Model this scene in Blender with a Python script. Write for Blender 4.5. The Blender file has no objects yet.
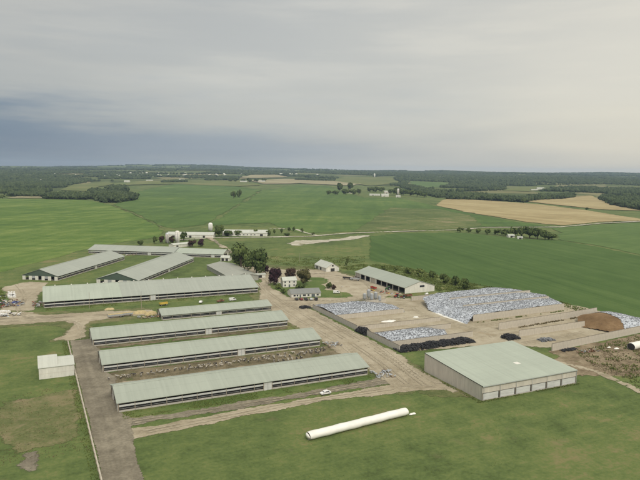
import bpy, bmesh, math, random
import numpy as np
from mathutils import Vector, Matrix
from mathutils.geometry import delaunay_2d_cdt

random.seed(7)
RNG = np.random.default_rng(11)
SC = bpy.context.scene
COL = SC.collection
R = math.radians

# ------------------------------------------------------------------ camera
# world: X along the long barns, Y away from them, camera above the origin
CAM_H = 92.0
YAW = 25.5
ROLL = R(0.7)
FPX = 615.0                      # focal length in pixels of a 640 px wide frame
PITCH = math.atan((240 - 170.0) / FPX)
_c, _s = math.cos(R(YAW)), math.sin(R(YAW))
def rot2(v):                     # heading frame -> world
    return Vector((v[0] * _c + v[1] * _s, -v[0] * _s + v[1] * _c, v[2]))
_f = rot2((0, math.cos(PITCH), -math.sin(PITCH)))
_u0 = rot2((0, math.sin(PITCH), math.cos(PITCH)))
_r0 = rot2((1, 0, 0))
_r = _r0 * math.cos(ROLL) + _u0 * math.sin(ROLL)
_u = -_r0 * math.sin(ROLL) + _u0 * math.cos(ROLL)
cam_data = bpy.data.cameras.new('camera')
cam = bpy.data.objects.new('camera', cam_data)
COL.objects.link(cam)
cam.matrix_world = Matrix(((_r.x, _u.x, -_f.x, 0), (_r.y, _u.y, -_f.y, 0), (_r.z, _u.z, -_f.z, CAM_H), (0, 0, 0, 1)))
cam_data.sensor_width = 36.0
cam_data.lens = 36.0 * FPX / 640.0
cam_data.clip_start = 0.5
cam_data.clip_end = 60000
SC.camera = cam

# ------------------------------------------------------------------ world, sun, exposure
SUN_EL, SUN_AZ = 46.0, 162.0     # azimuth clockwise from the camera heading (behind it, a little to the right)
def build_world():
    w = bpy.data.worlds.new('World'); SC.world = w; w.use_nodes = True
    nt = w.node_tree; N = nt.nodes; Lk = nt.links; N.clear()
    out = N.new('ShaderNodeOutputWorld'); bg = N.new('ShaderNodeBackground')
    Lk.new(bg.outputs[0], out.inputs[0])
    sky = N.new('ShaderNodeTexSky'); sky.sky_type = 'NISHITA'; sky.sun_disc = False
    sky.sun_elevation = R(SUN_EL); sky.sun_rotation = R(SUN_AZ + YAW); sky.air_density = 1.2; sky.dust_density = 2.5
    skl = N.new('ShaderNodeVectorMath'); skl.operation = 'SCALE'; skl.inputs['Scale'].default_value = 0.10
    Lk.new(sky.outputs[0], skl.inputs[0])
    tc = N.new('ShaderNodeTexCoord')
    def math_(op, a, b=None, c=None, clamp=False):
        n = N.new('ShaderNodeMath'); n.operation = op; n.use_clamp = clamp
        for i, x in enumerate((a, b, c)):
            if x is None: continue
            if isinstance(x, (int, float)): n.inputs[i].default_value = x
            else: Lk.new(x, n.inputs[i])
        return n.outputs[0]
    def sstep(x, a, b):
        n = N.new('ShaderNodeMapRange'); n.interpolation_type = 'SMOOTHSTEP'
        Lk.new(x, n.inputs[0]); n.inputs[1].default_value = a; n.inputs[2].default_value = b
        n.inputs[3].default_value = 0; n.inputs[4].default_value = 1
        return n.outputs[0]
    def dot(vec):
        n = N.new('ShaderNodeVectorMath'); n.operation = 'DOT_PRODUCT'
        Lk.new(tc.outputs['Generated'], n.inputs[0]); n.inputs[1].default_value = vec
        return n.outputs['Value']
    def noise(scale, det, stretch):
        m = N.new('ShaderNodeMapping'); m.inputs['Scale'].default_value = stretch
        m.inputs['Rotation'].default_value = (0, 0, R(YAW))
        Lk.new(tc.outputs['Generated'], m.inputs[0])
        n = N.new('ShaderNodeTexNoise'); n.inputs['Scale'].default_value = scale; n.inputs['Detail'].default_value = det
        n.inputs['Roughness'].default_value = 0.55
        Lk.new(m.outputs[0], n.inputs['Vector'])
        return n.outputs['Fac']
    def mix(f, a, b):
        n = N.new('ShaderNodeMix'); n.data_type = 'RGBA'
        if isinstance(f, (int, float)): n.inputs[0].default_value = f
        else: Lk.new(f, n.inputs[0])
        for i, x in ((6, a), (7, b)):
            if isinstance(x, tuple): n.inputs[i].default_value = (*x, 1)
            else: Lk.new(x, n.inputs[i])
        return n.outputs[2]
    side = dot(tuple(_r0))                      # -1 storm side ... +1 bright side
    z = dot((0, 0, 1))
    n1 = noise(1.5, 5, (1, 1, 6.5))
    n2 = noise(3.4, 6, (1, 1, 9.0))
    n3 = noise(0.9, 3, (1, 1, 2.5))
    wob = math_('MULTIPLY_ADD', n1, 0.9, -0.45)
    wob2 = math_('MULTIPLY_ADD', n2, 0.9, -0.45)
    # left to right: slate storm -> grey -> cream
    lat = math_('ADD', side, math_('MULTIPLY', wob, 0.55))
    lr = sstep(lat, -0.62, 0.62)
    l1 = sstep(lat, -0.58, 0.06); l2 = sstep(lat, -0.12, 0.58)
    # height in the storm: dark low shelf, paler deck above
    hz = math_('ADD', z, math_('MULTIPLY', math_('ADD', wob, wob2), 0.20))
    deck = sstep(hz, 0.045, 0.16)
    low = mix(l2, mix(l1, (0.112, 0.158, 0.222), (0.29, 0.325, 0.36)), (0.585, 0.55, 0.46))
    high = mix(l2, mix(l1, (0.37, 0.365, 0.34), (0.47, 0.46, 0.42)), (0.585, 0.555, 0.475))
    cl = mix(deck, low, high)
    # soft ragged streaks in the deck
    st = sstep(math_('ADD', n2, math_('MULTIPLY', n3, 0.5)), 0.58, 0.95)
    cl = mix(math_('MULTIPLY', st, math_('MULTIPLY_ADD', l2, -0.26, 0.34)), cl, (0.24, 0.265, 0.285))
    # pale strip at the very horizon, more so on the bright side
    hs = math_('MULTIPLY', math_('SUBTRACT', 1.0, sstep(z, 0.0, 0.03)), math_('MULTIPLY_ADD', lr, 0.45, 0.06))
    cl = mix(hs, cl, (0.62, 0.57, 0.45))
    # an overcast sky is brighter towards the zenith
    zen = math_('MULTIPLY_ADD', sstep(z, 0.22, 0.95), 1.1, 1.0)
    sc = N.new('ShaderNodeVectorMath'); sc.operation = 'SCALE'
    Lk.new(cl, sc.inputs[0]); Lk.new(zen, sc.inputs['Scale'])
    fin = mix(0.90, skl.outputs[0], sc.outputs[0])
    Lk.new(fin, bg.inputs['Color']); bg.inputs['Strength'].default_value = 1.0
build_world()
sun_d = bpy.data.lights.new('sun', 'SUN'); sun_d.energy = 1.5; sun_d.angle = R(10); sun_d.color = (1.0, 0.955, 0.88)
sun = bpy.data.objects.new('sun', sun_d); COL.objects.link(sun)
_az = R(SUN_AZ)
_sd = rot2((math.sin(_az) * math.cos(R(SUN_EL)), math.cos(_az) * math.cos(R(SUN_EL)), math.sin(R(SUN_EL))))
sun.rotation_euler = _sd.to_track_quat('Z', 'Y').to_euler(); sun.location = (0, 0, 400)
SC.view_settings.view_transform = 'Standard'; SC.view_settings.look = 'None'
SC.view_settings.gamma = 1.0; SC.view_settings.exposure = 0.42; SC.view_settings.use_curve_mapping = False
SC.cycles.max_bounces = 6; SC.cycles.diffuse_bounces = 3; SC.cycles.glossy_bounces = 2
SC.cycles.transmission_bounces = 2; SC.cycles.transparent_max_bounces = 10; SC.cycles.volume_bounces = 0
SC.cycles.use_adaptive_sampling = True; SC.cycles.use_denoising = True
SC.cycles.caustics_reflective = False; SC.cycles.caustics_refractive = False

# ------------------------------------------------------------------ terrain function and pixel -> ground
def _hash(ix, iy, seed):
    n = (ix.astype(np.int64) * 374761393 + iy.astype(np.int64) * 668265263 + seed * 974711) & 0x7fffffff
    n = (n ^ (n >> 13)) * 1274126177 & 0x7fffffff
    return ((n ^ (n >> 16)) & 0xffff) / 65535.0
def vnoise(x, y, seed=0):
    x = np.asarray(x, float); y = np.asarray(y, float)
    ix = np.floor(x); iy = np.floor(y); fx = x - ix; fy = y - iy
    fx = fx * fx * (3 - 2 * fx); fy = fy * fy * (3 - 2 * fy)
    a = _hash(ix, iy, seed); b = _hash(ix + 1, iy, seed); c = _hash(ix, iy + 1, seed); d = _hash(ix + 1, iy + 1, seed)
    return (a * (1 - fx) + b * fx) * (1 - fy) + (c * (1 - fx) + d * fx) * fy
def fbm(x, y, seed=0, oct=3):
    s = 0; a = 0.5; t = 0
    for i in range(oct):
        s = s + a * vnoise(x * 2 ** i, y * 2 ** i, seed + i * 17); t += a; a *= 0.5
    return s / t
def ss(x, a, b):
    t = np.clip((np.asarray(x, float) - a) / (b - a), 0, 1); return t * t * (3 - 2 * t)
def terr(x, y):
    x = np.asarray(x, float); y = np.asarray(y, float)
    d = np.hypot(x, y)
    und = (fbm(x / 900, y / 900, 3, 2) - 0.5) * 16
    hill = fbm(x / 2600, y / 2600, 9, 3)
    h = ss(d, 700, 1700) * und + ss(d, 2300, 9500) * (42 + 108 * hill) + ss(d, 9000, 10500) * (hill - 0.35) * 45
    return h - ss(d, 11000, 13500) * 40
_ts = np.concatenate([np.arange(120, 1500, 6.0), np.arange(1500, 5000, 15.0), np.arange(5000, 12300, 40.0)])
def at(px, py, z=None):
    """ground point (or point at height z) seen at a pixel of the 640x480 photograph"""
    d = _f + _r * ((px - 320) / FPX) - _u * ((py - 240) / FPX)
    if z is not None:
        t = (z - CAM_H) / d.z
        return Vector((d.x * t, d.y * t, z))
    hd = math.hypot(d.x, d.y); k = _ts / hd
    X = d.x * k; Y = d.y * k; Z = CAM_H + d.z * k
    below = np.nonzero(Z <= terr(X, Y))[0]
    if len(below) == 0: i = len(_ts) - 1
    else: i = max(1, below[0])
    z0 = Z[i - 1] - float(terr(X[i - 1], Y[i - 1])); z1 = Z[i] - float(terr(X[i], Y[i]))
    t = 1.0 if z0 == z1 else min(1, max(0, z0 / (z0 - z1)))
    x = X[i - 1] + (X[i] - X[i - 1]) * t; y = Y[i - 1] + (Y[i] - Y[i - 1]) * t
    return Vector((x, y, float(terr(x, y))))
def pix(x, y, z):
    """arrays of world points -> photograph pixels (used to choose where woods grow)"""
    dz = z - CAM_H
    k = x * _f.x + y * _f.y + dz * _f.z
    k = np.where(k > 1, k, 1)
    return 320 + FPX * (x * _r.x + y * _r.y + dz * _r.z) / k, 240 - FPX * (x * _u.x + y * _u.y + dz * _u.z) / k

# ------------------------------------------------------------------ materials
MATS = {}
def _mat(name):
    m = bpy.data.materials.new(name); m.use_nodes = True
    nt = m.node_tree; b = nt.nodes['Principled BSDF']
    MATS[name] = m
    return m, nt, b
def _noise(nt, vec, scale, det=4, rough=0.6):
    n = nt.nodes.new('ShaderNodeTexNoise'); n.inputs['Scale'].default_value = scale
    n.inputs['Detail'].default_value = det; n.inputs['Roughness'].default_value = rough
    nt.links.new(vec, n.inputs['Vector']); return n.outputs['Fac']
def _m(nt, op, a, b, c=None):
    n = nt.nodes.new('ShaderNodeMath'); n.operation = op
    for i, x in enumerate((a, b, c)):
        if x is None: continue
        if isinstance(x, (int, float)): n.inputs[i].default_value = x
        else: nt.links.new(x, n.inputs[i])
    return n.outputs[0]
def _ramp(nt, fac, stops):
    r = nt.nodes.new('ShaderNodeValToRGB'); e = r.color_ramp.elements
    while len(e) < len(stops): e.new(0.5)
    for i, (p, c) in enumerate(stops): e[i].position = p; e[i].color = (*c, 1)
    nt.links.new(fac, r.inputs[0]); return r.outputs[0]
def _mixc(nt, f, a, b, mode='MIX'):
    n = nt.nodes.new('ShaderNodeMix'); n.data_type = 'RGBA'; n.blend_type = mode
    if isinstance(f, (int, float)): n.inputs[0].default_value = f
    else: nt.links.new(f, n.inputs[0])
    for i, x in ((6, a), (7, b)):
        if isinstance(x, tuple): n.inputs[i].default_value = (*x, 1)
        else: nt.links.new(x, n.inputs[i])
    return n.outputs[2]
def ground_mat(name, stops, scales=(0.012, 0.09, 0.7), weights=(0.45, 0.3, 0.25), bump=0.5, rough=0.95, rows=None, patch=None, contrast=1.6, tracks=None):
    """earth, grass and crops: three sizes of noise through a colour ramp; rows = (angle, period, strength)"""
    m, nt, b = _mat(name)
    g = nt.nodes.new('ShaderNodeNewGeometry'); P = g.outputs['Position']
    s = None
    for sc, w in zip(scales, weights):
        t = _m(nt, 'MULTIPLY', _noise(nt, P, sc, 5, 0.62), w)
        s = t if s is None else _m(nt, 'ADD', s, t)
    s = _m(nt, 'MULTIPLY_ADD', _m(nt, 'SUBTRACT', s, 0.5 * sum(weights)), contrast * 2.1, 0.5)
    for rw in (rows or []):
        ang, per, stg, dist = rw
        mp = nt.nodes.new('ShaderNodeMapping'); mp.inputs['Rotation'].default_value = (0, 0, -R(ang))
        nt.links.new(P, mp.inputs[0])
        sx = nt.nodes.new('ShaderNodeSeparateXYZ'); nt.links.new(mp.outputs[0], sx.inputs[0])
        wob = _m(nt, 'MULTIPLY', _noise(nt, P, 0.006, 3), dist)
        cb = nt.nodes.new('ShaderNodeCombineXYZ')
        nt.links.new(_m(nt, 'MULTIPLY', sx.outputs[0], 0.02 / per), cb.inputs[0])
        nt.links.new(_m(nt, 'DIVIDE', _m(nt, 'ADD', sx.outputs[1], wob), per), cb.inputs[1])
        st = _noise(nt, cb.outputs[0], 1.0, 2.5, 0.6)
        s = _m(nt, 'MULTIPLY_ADD', _m(nt, 'SUBTRACT', st, 0.5), stg * 1.7, s)
    c = _ramp(nt, s, stops)
    if patch:
        col, sc, lo, hi = patch
        pn = nt.nodes.new('ShaderNodeMapRange'); pn.interpolation_type = 'SMOOTHSTEP'
        nt.links.new(_noise(nt, P, sc, 7, 0.66), pn.inputs[0]); pn.inputs[1].default_value = lo; pn.inputs[2].default_value = hi
        c = _mixc(nt, pn.outputs[0], c, col)
    nt.links.new(c, b.inputs['Base Color'])
    b.inputs['Roughness'].default_value = rough; b.inputs['Specular IOR Level'].default_value = 0.15
    if name not in ('silage', 'grass'):
        # the cover thins out into its neighbour along its edges
        at_ = nt.nodes.new('ShaderNodeAttribute'); at_.attribute_name = 'inner'
        wd = nt.nodes.new('ShaderNodeAttribute'); wd.attribute_name = 'grain'
        sv = nt.nodes.new('ShaderNodeVectorMath'); sv.operation = 'SCALE'; nt.links.new(P, sv.inputs[0]); nt.links.new(wd.outputs['Fac'], sv.inputs['Scale'])
        nz = _noise(nt, sv.outputs[0], 1.0, 7, 0.68)
        k = _m(nt, 'ADD', _m(nt, 'MULTIPLY', at_.outputs['Fac'], 1.0), _m(nt, 'MULTIPLY', _m(nt, 'SUBTRACT', nz, 0.5), 2.2))
        mr = nt.nodes.new('ShaderNodeMapRange'); mr.interpolation_type = 'SMOOTHSTEP'; nt.links.new(k, mr.inputs[0]); mr.inputs[1].default_value = 0.28; mr.inputs[2].default_value = 0.52
        al = _m(nt, 'MAXIMUM', mr.outputs[0], _m(nt, 'GREATER_THAN', at_.outputs['Fac'], 0.985))
        nt.links.new(al, b.inputs['Alpha'])
    if bump:
        bp = nt.nodes.new('ShaderNodeBump'); bp.inputs['Strength'].default_value = bump; bp.inputs['Distance'].default_value = 0.5
        nt.links.new(_noise(nt, P, 1.3, 5, 0.7), bp.inputs['Height']); nt.links.new(bp.outputs[0], b.inputs['Normal'])
    return m
def solid(name, col, rough=0.6, var=0.18, scale=0.8, metal=0.0, stretch=(1, 1, 1), bump=0.0, spec=0.4, dirt=None):
    """paint, metal, concrete: base colour with streaky wear in object space"""
    m, nt, b = _mat(name)
    tc = nt.nodes.new('ShaderNodeTexCoord'); mp = nt.nodes.new('ShaderNodeMapping')
    mp.inputs['Scale'].default_value = stretch; nt.links.new(tc.outputs['Object'], mp.inputs[0])
    n = _noise(nt, mp.outputs[0], scale, 6, 0.65)
    lo = tuple(max(0, x * (1 - var * 1.6)) for x in col); hi = tuple(min(1, x * (1 + var)) for x in col)
    c = _ramp(nt, n, [(0.28, lo), (0.72, hi)])
    if dirt:
        dc, ds, a0, a1 = dirt
        pr = nt.nodes.new('ShaderNodeMapRange'); pr.interpolation_type = 'SMOOTHSTEP'
        nt.links.new(_noise(nt, tc.outputs['Object'], ds, 6, 0.7), pr.inputs[0]); pr.inputs[1].default_value = a0; pr.inputs[2].default_value = a1
        c = _mixc(nt, pr.outputs[0], c, dc)
    nt.links.new(c, b.inputs['Base Color']); b.inputs['Roughness'].default_value = rough; b.inputs['Metallic'].default_value = metal
    b.inputs['Specular IOR Level'].default_value = spec
    if bump:
        bp = nt.nodes.new('ShaderNodeBump'); bp.inputs['Strength'].default_value = bump; bp.inputs['Distance'].default_value = 0.1
        nt.links.new(n, bp.inputs['Height']); nt.links.new(bp.outputs[0], b.inputs['Normal'])
    return m
def roof_mat(name, col, sheet=0.95, var=0.10, dirt=(0.20, 0.19, 0.155), dirt_amt=0.32):
    """ribbed metal sheets: x runs along the ridge, each sheet a slightly different tone, rain streaks down the slope"""
    m, nt, b = _mat(name)
    tc = nt.nodes.new('ShaderNodeTexCoord'); O = tc.outputs['Object']
    sx = nt.nodes.new('ShaderNodeSeparateXYZ'); nt.links.new(O, sx.inputs[0])
    fl = _m(nt, 'FLOOR', _m(nt, 'DIVIDE', sx.outputs[0], sheet), 0)
    wn = nt.nodes.new('ShaderNodeTexWhiteNoise'); wn.noise_dimensions = '1D'; nt.links.new(fl, wn.inputs['W'])
    mp = nt.nodes.new('ShaderNodeMapping'); mp.inputs['Scale'].default_value = (1.1, 0.07, 0.07); nt.links.new(O, mp.inputs[0])
    st = _noise(nt, mp.outputs[0], 1.0, 6, 0.7)
    lg = _noise(nt, O, 0.05, 4, 0.6)
    f = _m(nt, 'ADD', _m(nt, 'MULTIPLY', wn.outputs['Value'], 0.12), _m(nt, 'ADD', _m(nt, 'MULTIPLY', st, 0.5), _m(nt, 'MULTIPLY', lg, 0.45)))
    c = _ramp(nt, f, [(0.35, tuple(x * (1 - var * 1.5) for x in col)), (0.8, tuple(min(1, x * (1 + var)) for x in col))])
    pr = nt.nodes.new('ShaderNodeMapRange'); nt.links.new(st, pr.inputs[0]); pr.inputs[1].default_value = 0.55; pr.inputs[2].default_value = 0.85
    pr.inputs[4].default_value = dirt_amt
    c = _mixc(nt, pr.outputs[0], c, dirt)
    # lap joints every few metres down the slope
    ly = nt.nodes.new('ShaderNodeMath'); ly.operation = 'PINGPONG'; nt.links.new(sx.outputs[1], ly.inputs[0]); ly.inputs[1].default_value = 2.75
    c = _mixc(nt, _m(nt, 'MULTIPLY', _m(nt, 'LESS_THAN', ly.outputs[0], 0.09), 0.35), c, tuple(x * .62 for x in col))
    nt.links.new(c, b.inputs['Base Color']); b.inputs['Roughness'].default_value = 0.62; b.inputs['Specular IOR Level'].default_value = 0.35
    wv = nt.nodes.new('ShaderNodeTexWave'); wv.bands_direction = 'X'; wv.inputs['Scale'].default_value = 0.314 / sheet
    nt.links.new(O, wv.inputs['Vector'])
    bp = nt.nodes.new('ShaderNodeBump'); bp.inputs['Strength'].default_value = 0.25; bp.inputs['Distance'].default_value = 0.06
    nt.links.new(wv.outputs['Fac'], bp.inputs['Height']); nt.links.new(bp.outputs[0], b.inputs['Normal'])
    return m
def leaf_mat(name, dark, light, scale=0.5, per_object=0.25):
    m, nt, b = _mat(name)
    g = nt.nodes.new('ShaderNodeNewGeometry'); oi = nt.nodes.new('ShaderNodeObjectInfo')
    f = _m(nt, 'ADD', _m(nt, 'MULTIPLY', _noise(nt, g.outputs['Position'], scale, 4, 0.7), 0.8), _m(nt, 'MULTIPLY', g.outputs['Random Per Island'], 0.35))
    f = _m(nt, 'ADD', f, _m(nt, 'MULTIPLY', oi.outputs['Random'], per_object))
    c = _ramp(nt, f, [(0.35, dark), (1.0, light)])
    nt.links.new(c, b.inputs['Base Color']); b.inputs['Roughness'].default_value = 0.85; b.inputs['Specular IOR Level'].default_value = 0.15
    return m

# ground covers
ground_mat('grass', [(0.1, (0.052, 0.072, 0.022)), (0.4, (0.088, 0.122, 0.037)), (0.62, (0.120, 0.151, 0.047)), (0.9, (0.190, 0.165, 0.075))],
           rows=[(4, 3.2, 0.22, 6), (62, 9.0, 0.2, 30)], patch=((0.19, 0.155, 0.085), 0.035, 0.60, 0.80))
ground_mat('lawn', [(0.15, (0.057, 0.090, 0.022)), (0.5, (0.088, 0.130, 0.034)), (0.9, (0.146, 0.162, 0.056))], patch=((0.20, 0.165, 0.09), 0.06, 0.66, 0.82))
ground_mat('worn_grass', [(0.15, (0.080, 0.098, 0.034)), (0.5, (0.118, 0.130, 0.050)), (0.9, (0.19, 0.165, 0.085))], scales=(0.03, 0.16, 0.9), contrast=2.2,
           patch=((0.21, 0.172, 0.100), 0.12, 0.53, 0.74))
ground_mat('corn', [(0.05, (0.039, 0.077, 0.018)), (0.5, (0.064, 0.112, 0.028)), (0.95, (0.101, 0.151, 0.044))], scales=(0.006, 0.05, 1.2), weights=(0.4, 0.2, 0.4),
           bump=0.9, rows=[(-100, 11.0, 0.5, 12), (-100, 2.6, 0.40, 2)], contrast=1.1)
ground_mat('soy', [(0.1, (0.062, 0.102, 0.029)), (0.5, (0.085, 0.137, 0.038)), (0.95, (0.130, 0.174, 0.058))], scales=(0.006, 0.05, 1.0), bump=0.6,
           rows=[(12, 7.0, 0.45, 14)], contrast=1.2)
ground_mat('midfield', [(0.1, (0.054, 0.095, 0.025)), (0.5, (0.077, 0.130, 0.031)), (0.85, (0.120, 0.168, 0.045)), (1.0, (0.177, 0.209, 0.067))], scales=(0.003, 0.02, 0.4),
           rows=[(60, 22.0, 0.5, 60), (-22, 30.0, 0.35, 60)], contrast=1.6)
ground_mat('stripfield', [(0.1, (0.052, 0.099, 0.020)), (0.45, (0.085, 0.142, 0.029)), (0.75, (0.140, 0.191, 0.047)), (1.0, (0.208, 0.238, 0.084))], scales=(0.004, 0.03, 0.5),
           rows=[(54, 30.0, 0.55, 60), (54, 7.0, 0.3, 20), (-18, 24, 0.4, 60)], contrast=1.2)
ground_mat('hayfield', [(0.1, (0.085, 0.110, 0.035)), (0.5, (0.125, 0.145, 0.048)), (0.9, (0.19, 0.185, 0.075))], scales=(0.004, 0.03, 0.4), rows=[(8, 24.0, 0.5, 50)])
ground_mat('wheat', [(0.1, (0.235, 0.184, 0.088)), (0.5, (0.315, 0.254, 0.128)), (0.9, (0.395, 0.33, 0.18))], scales=(0.005, 0.03, 0.5), rows=[(-84, 22.0, 0.7, 18), (-84, 7.0, 0.5, 8)], contrast=1.3)
ground_mat('paletan', [(0.1, (0.21, 0.185, 0.10)), (0.5, (0.27, 0.24, 0.14)), (0.9, (0.33, 0.30, 0.185))], scales=(0.004, 0.02, 0.3), rows=[(0, 25.0, 0.5, 40)])
ground_mat('pasture', [(0.1, (0.068, 0.095, 0.030)), (0.5, (0.100, 0.130, 0.042)), (0.85, (0.155, 0.158, 0.065)), (1.0, (0.23, 0.20, 0.11))], scales=(0.006, 0.03, 0.3), contrast=2.2,
           rows=[(20, 20.0, 0.6, 80)], patch=((0.26, 0.22, 0.13), 0.02, 0.60, 0.74))
ground_mat('woodfloor', [(0.1, (0.030, 0.042, 0.016)), (0.5, (0.045, 0.060, 0.022)), (0.9, (0.075, 0.088, 0.036))], scales=(0.004, 0.03, 0.2), bump=0.8)
def farland_mat():
    m, nt, b = _mat('farland')
    g = nt.nodes.new('ShaderNodeNewGeometry'); P = g.outputs['Position']
    vo = nt.nodes.new('ShaderNodeTexVoronoi'); vo.inputs['Scale'].default_value = 1 / 330.0; nt.links.new(P, vo.inputs['Vector'])
    sp = nt.nodes.new('ShaderNodeSeparateColor'); nt.links.new(vo.outputs['Color'], sp.inputs[0])
    c = _ramp(nt, sp.outputs[0], [(0.0, (0.050, 0.070, 0.024)), (0.35, (0.075, 0.105, 0.032)), (0.6, (0.115, 0.140, 0.045)), (0.78, (0.20, 0.185, 0.085)), (0.9, (0.29, 0.245, 0.135))])
    n = _noise(nt, P, 0.012, 5, 0.65)
    c = _mixc(nt, 0.5, c, _ramp(nt, n, [(0.3, (0.045, 0.062, 0.022)), (0.7, (0.12, 0.14, 0.048))]))
    nt.links.new(c, b.inputs['Base Color']); b.inputs['Roughness'].default_value = .95; b.inputs['Specular IOR Level'].default_value = .1
farland_mat()
ground_mat('rut', [(0.1, (0.240, 0.203, 0.141)), (0.5, (0.292, 0.250, 0.177)), (0.9, (0.345, 0.300, 0.219))], scales=(0.05, 0.3, 1.4), bump=0.5)
ground_mat('palerut', [(0.1, (0.30, 0.258, 0.183)), (0.5, (0.357, 0.310, 0.225)), (0.9, (0.41, 0.36, 0.268))], scales=(0.05, 0.3, 1.4), bump=0.3)
ground_mat('grassrut', [(0.1, (0.085, 0.085, 0.032)), (0.5, (0.13, 0.122, 0.05)), (0.9, (0.19, 0.16, 0.085))], scales=(0.05, 0.3, 1.4), bump=0.3)
ground_mat('dirt', [(0.05, (0.235, 0.198, 0.135)), (0.45, (0.325, 0.280, 0.200)), (0.9, (0.400, 0.352, 0.262))], scales=(0.03, 0.12, 0.9), bump=0.4, contrast=1.7,
           rows=[(75, 3.0, 0.30, 8)], patch=((0.24, 0.19, 0.115), 0.09, 0.60, 0.78))
ground_mat('lanedirt', [(0.05, (0.225, 0.190, 0.128)), (0.45, (0.315, 0.270, 0.190)), (0.9, (0.39, 0.340, 0.250))], scales=(0.03, 0.12, 0.9), bump=0.4, contrast=1.7,
           rows=[(0, 2.2, 0.45, 6)], patch=((0.22, 0.185, 0.10), 0.10, 0.58, 0.76))
ground_mat('mud', [(0.05, (0.122, 0.105, 0.075)), (0.45, (0.182, 0.159, 0.115)), (0.9, (0.27, 0.237, 0.175))], scales=(0.04, 0.2, 1.0), bump=0.6, contrast=1.9, rough=0.8,
           rows=[(90, 2.5, 0.35, 5)])
ground_mat('lotmud', [(0.1, (0.095, 0.080, 0.045)), (0.45, (0.15, 0.125, 0.075)), (0.85, (0.22, 0.18, 0.115))], scales=(0.05, 0.25, 1.2), bump=0.7, contrast=2.2,
           patch=((0.090, 0.100, 0.038), 0.09, 0.52, 0.68), rows=[(0, 2.0, 0.5, 4)])
ground_mat('spoil', [(0.1, (0.13, 0.10, 0.062)), (0.45, (0.20, 0.155, 0.098)), (0.85, (0.29, 0.235, 0.155))], scales=(0.04, 0.16, 0.8), bump=0.9, contrast=2.2,
           patch=((0.095, 0.105, 0.04), 0.06, 0.60, 0.72), rows=[(-10, 5.0, 0.5, 12)])
ground_mat('apron', [(0.05, (0.235, 0.198, 0.132)), (0.45, (0.318, 0.275, 0.195)), (0.9, (0.39, 0.345, 0.258))], scales=(0.03, 0.12, 0.8), bump=0.25, contrast=1.7,
           patch=((0.26, 0.20, 0.12), 0.08, 0.55, 0.75), rows=[(0, 4.0, 0.35, 6)])
ground_mat('roadgravel', [(0.1, (0.34, 0.31, 0.24)), (0.5, (0.43, 0.40, 0.32)), (0.9, (0.50, 0.47, 0.39))], scales=(0.02, 0.1, 0.6), bump=0.2)
ground_mat('bareearth', [(0.1, (0.30, 0.27, 0.20)), (0.5, (0.42, 0.39, 0.31)), (0.9, (0.52, 0.49, 0.41))], scales=(0.02, 0.09, 0.5), contrast=2.0,
           patch=((0.17, 0.17, 0.075), 0.03, 0.56, 0.68))
ground_mat('silage', [(0.1, (0.13, 0.080, 0.038)), (0.5, (0.19, 0.120, 0.060)), (0.9, (0.26, 0.175, 0.095))], scales=(0.06, 0.3, 1.5), bump=0.9)
# building materials
roof_mat('roof_sage', (0.320, 0.347, 0.288)); roof_mat('roof_pale', (0.352, 0.388, 0.318), dirt_amt=0.22); roof_mat('roof_grey', (0.318, 0.338, 0.290))
roof_mat('roof_white', (0.48, 0.49, 0.43)); roof_mat('roof_old', (0.31, 0.315, 0.265), dirt_amt=0.4); roof_mat('roof_shingle', (0.20, 0.205, 0.19), sheet=0.4)
roof_mat('green_steel', (0.075, 0.105, 0.080), dirt_amt=0.15)
solid('white_wall', (0.66, 0.64, 0.57), 0.6, 0.12, 0.5, stretch=(1, 1, 0.2), dirt=((0.36, 0.32, 0.25), 0.35, 0.60, 0.85))
solid('cream_wall', (0.56, 0.515, 0.44), 0.6, 0.10, 0.5, stretch=(1, 1, 0.15), dirt=((0.40, 0.34, 0.26), 0.25, 0.58, 0.85))
solid('grey_wall', (0.34, 0.33, 0.29), 0.7, 0.15, 0.5)
solid('curtain', (0.56, 0.56, 0.53), 0.7, 0.14, 0.5, stretch=(0.4, 1, 2))
solid('wood', (0.22, 0.17, 0.115), 0.85, 0.25, 1.5); solid('timber', (0.34, 0.29, 0.22), 0.85, 0.2, 1.5)
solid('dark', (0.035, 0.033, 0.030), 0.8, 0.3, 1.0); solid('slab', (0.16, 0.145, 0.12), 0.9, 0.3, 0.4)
solid('concrete', (0.47, 0.425, 0.35), 0.9, 0.16, 0.35, stretch=(1, 1, 0.5), dirt=((0.25, 0.205, 0.145), 0.22, 0.55, 0.80), bump=0.2)
solid('concrete_grey', (0.45, 0.42, 0.365), 0.9, 0.15, 0.35, dirt=((0.24, 0.21, 0.165), 0.22, 0.55, 0.8))
solid('galv', (0.50, 0.52, 0.53), 0.4, 0.15, 0.6, metal=0.5, stretch=(1, 1, 0.3)); solid('galv_dull', (0.36, 0.37, 0.37), 0.6, 0.2, 0.6)
solid('plastic', (0.43, 0.455, 0.49), 0.5, 0.30, 0.5, stretch=(0.12, 1, 1), dirt=((0.27, 0.28, 0.29), 0.25, 0.52, 0.74)); solid('bag', (0.74, 0.72, 0.66), 0.45, 0.08, 0.3, dirt=((0.48, 0.44, 0.36), 0.3, 0.60, 0.85))
solid('rubber', (0.035, 0.035, 0.037), 0.85, 0.35, 0.4); solid('glass', (0.03, 0.035, 0.04), 0.12, 0.1, 1, spec=0.6)
solid('tyre_grey', (0.22, 0.228, 0.245), 0.85, 0.4, 0.5)
solid('red_paint', (0.33, 0.045, 0.03), 0.45, 0.25, 1.2); solid('green_paint', (0.035, 0.12, 0.03), 0.45, 0.2, 1.2); solid('yellow_paint', (0.60, 0.43, 0.08), 0.5, 0.2, 1.2)
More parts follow.
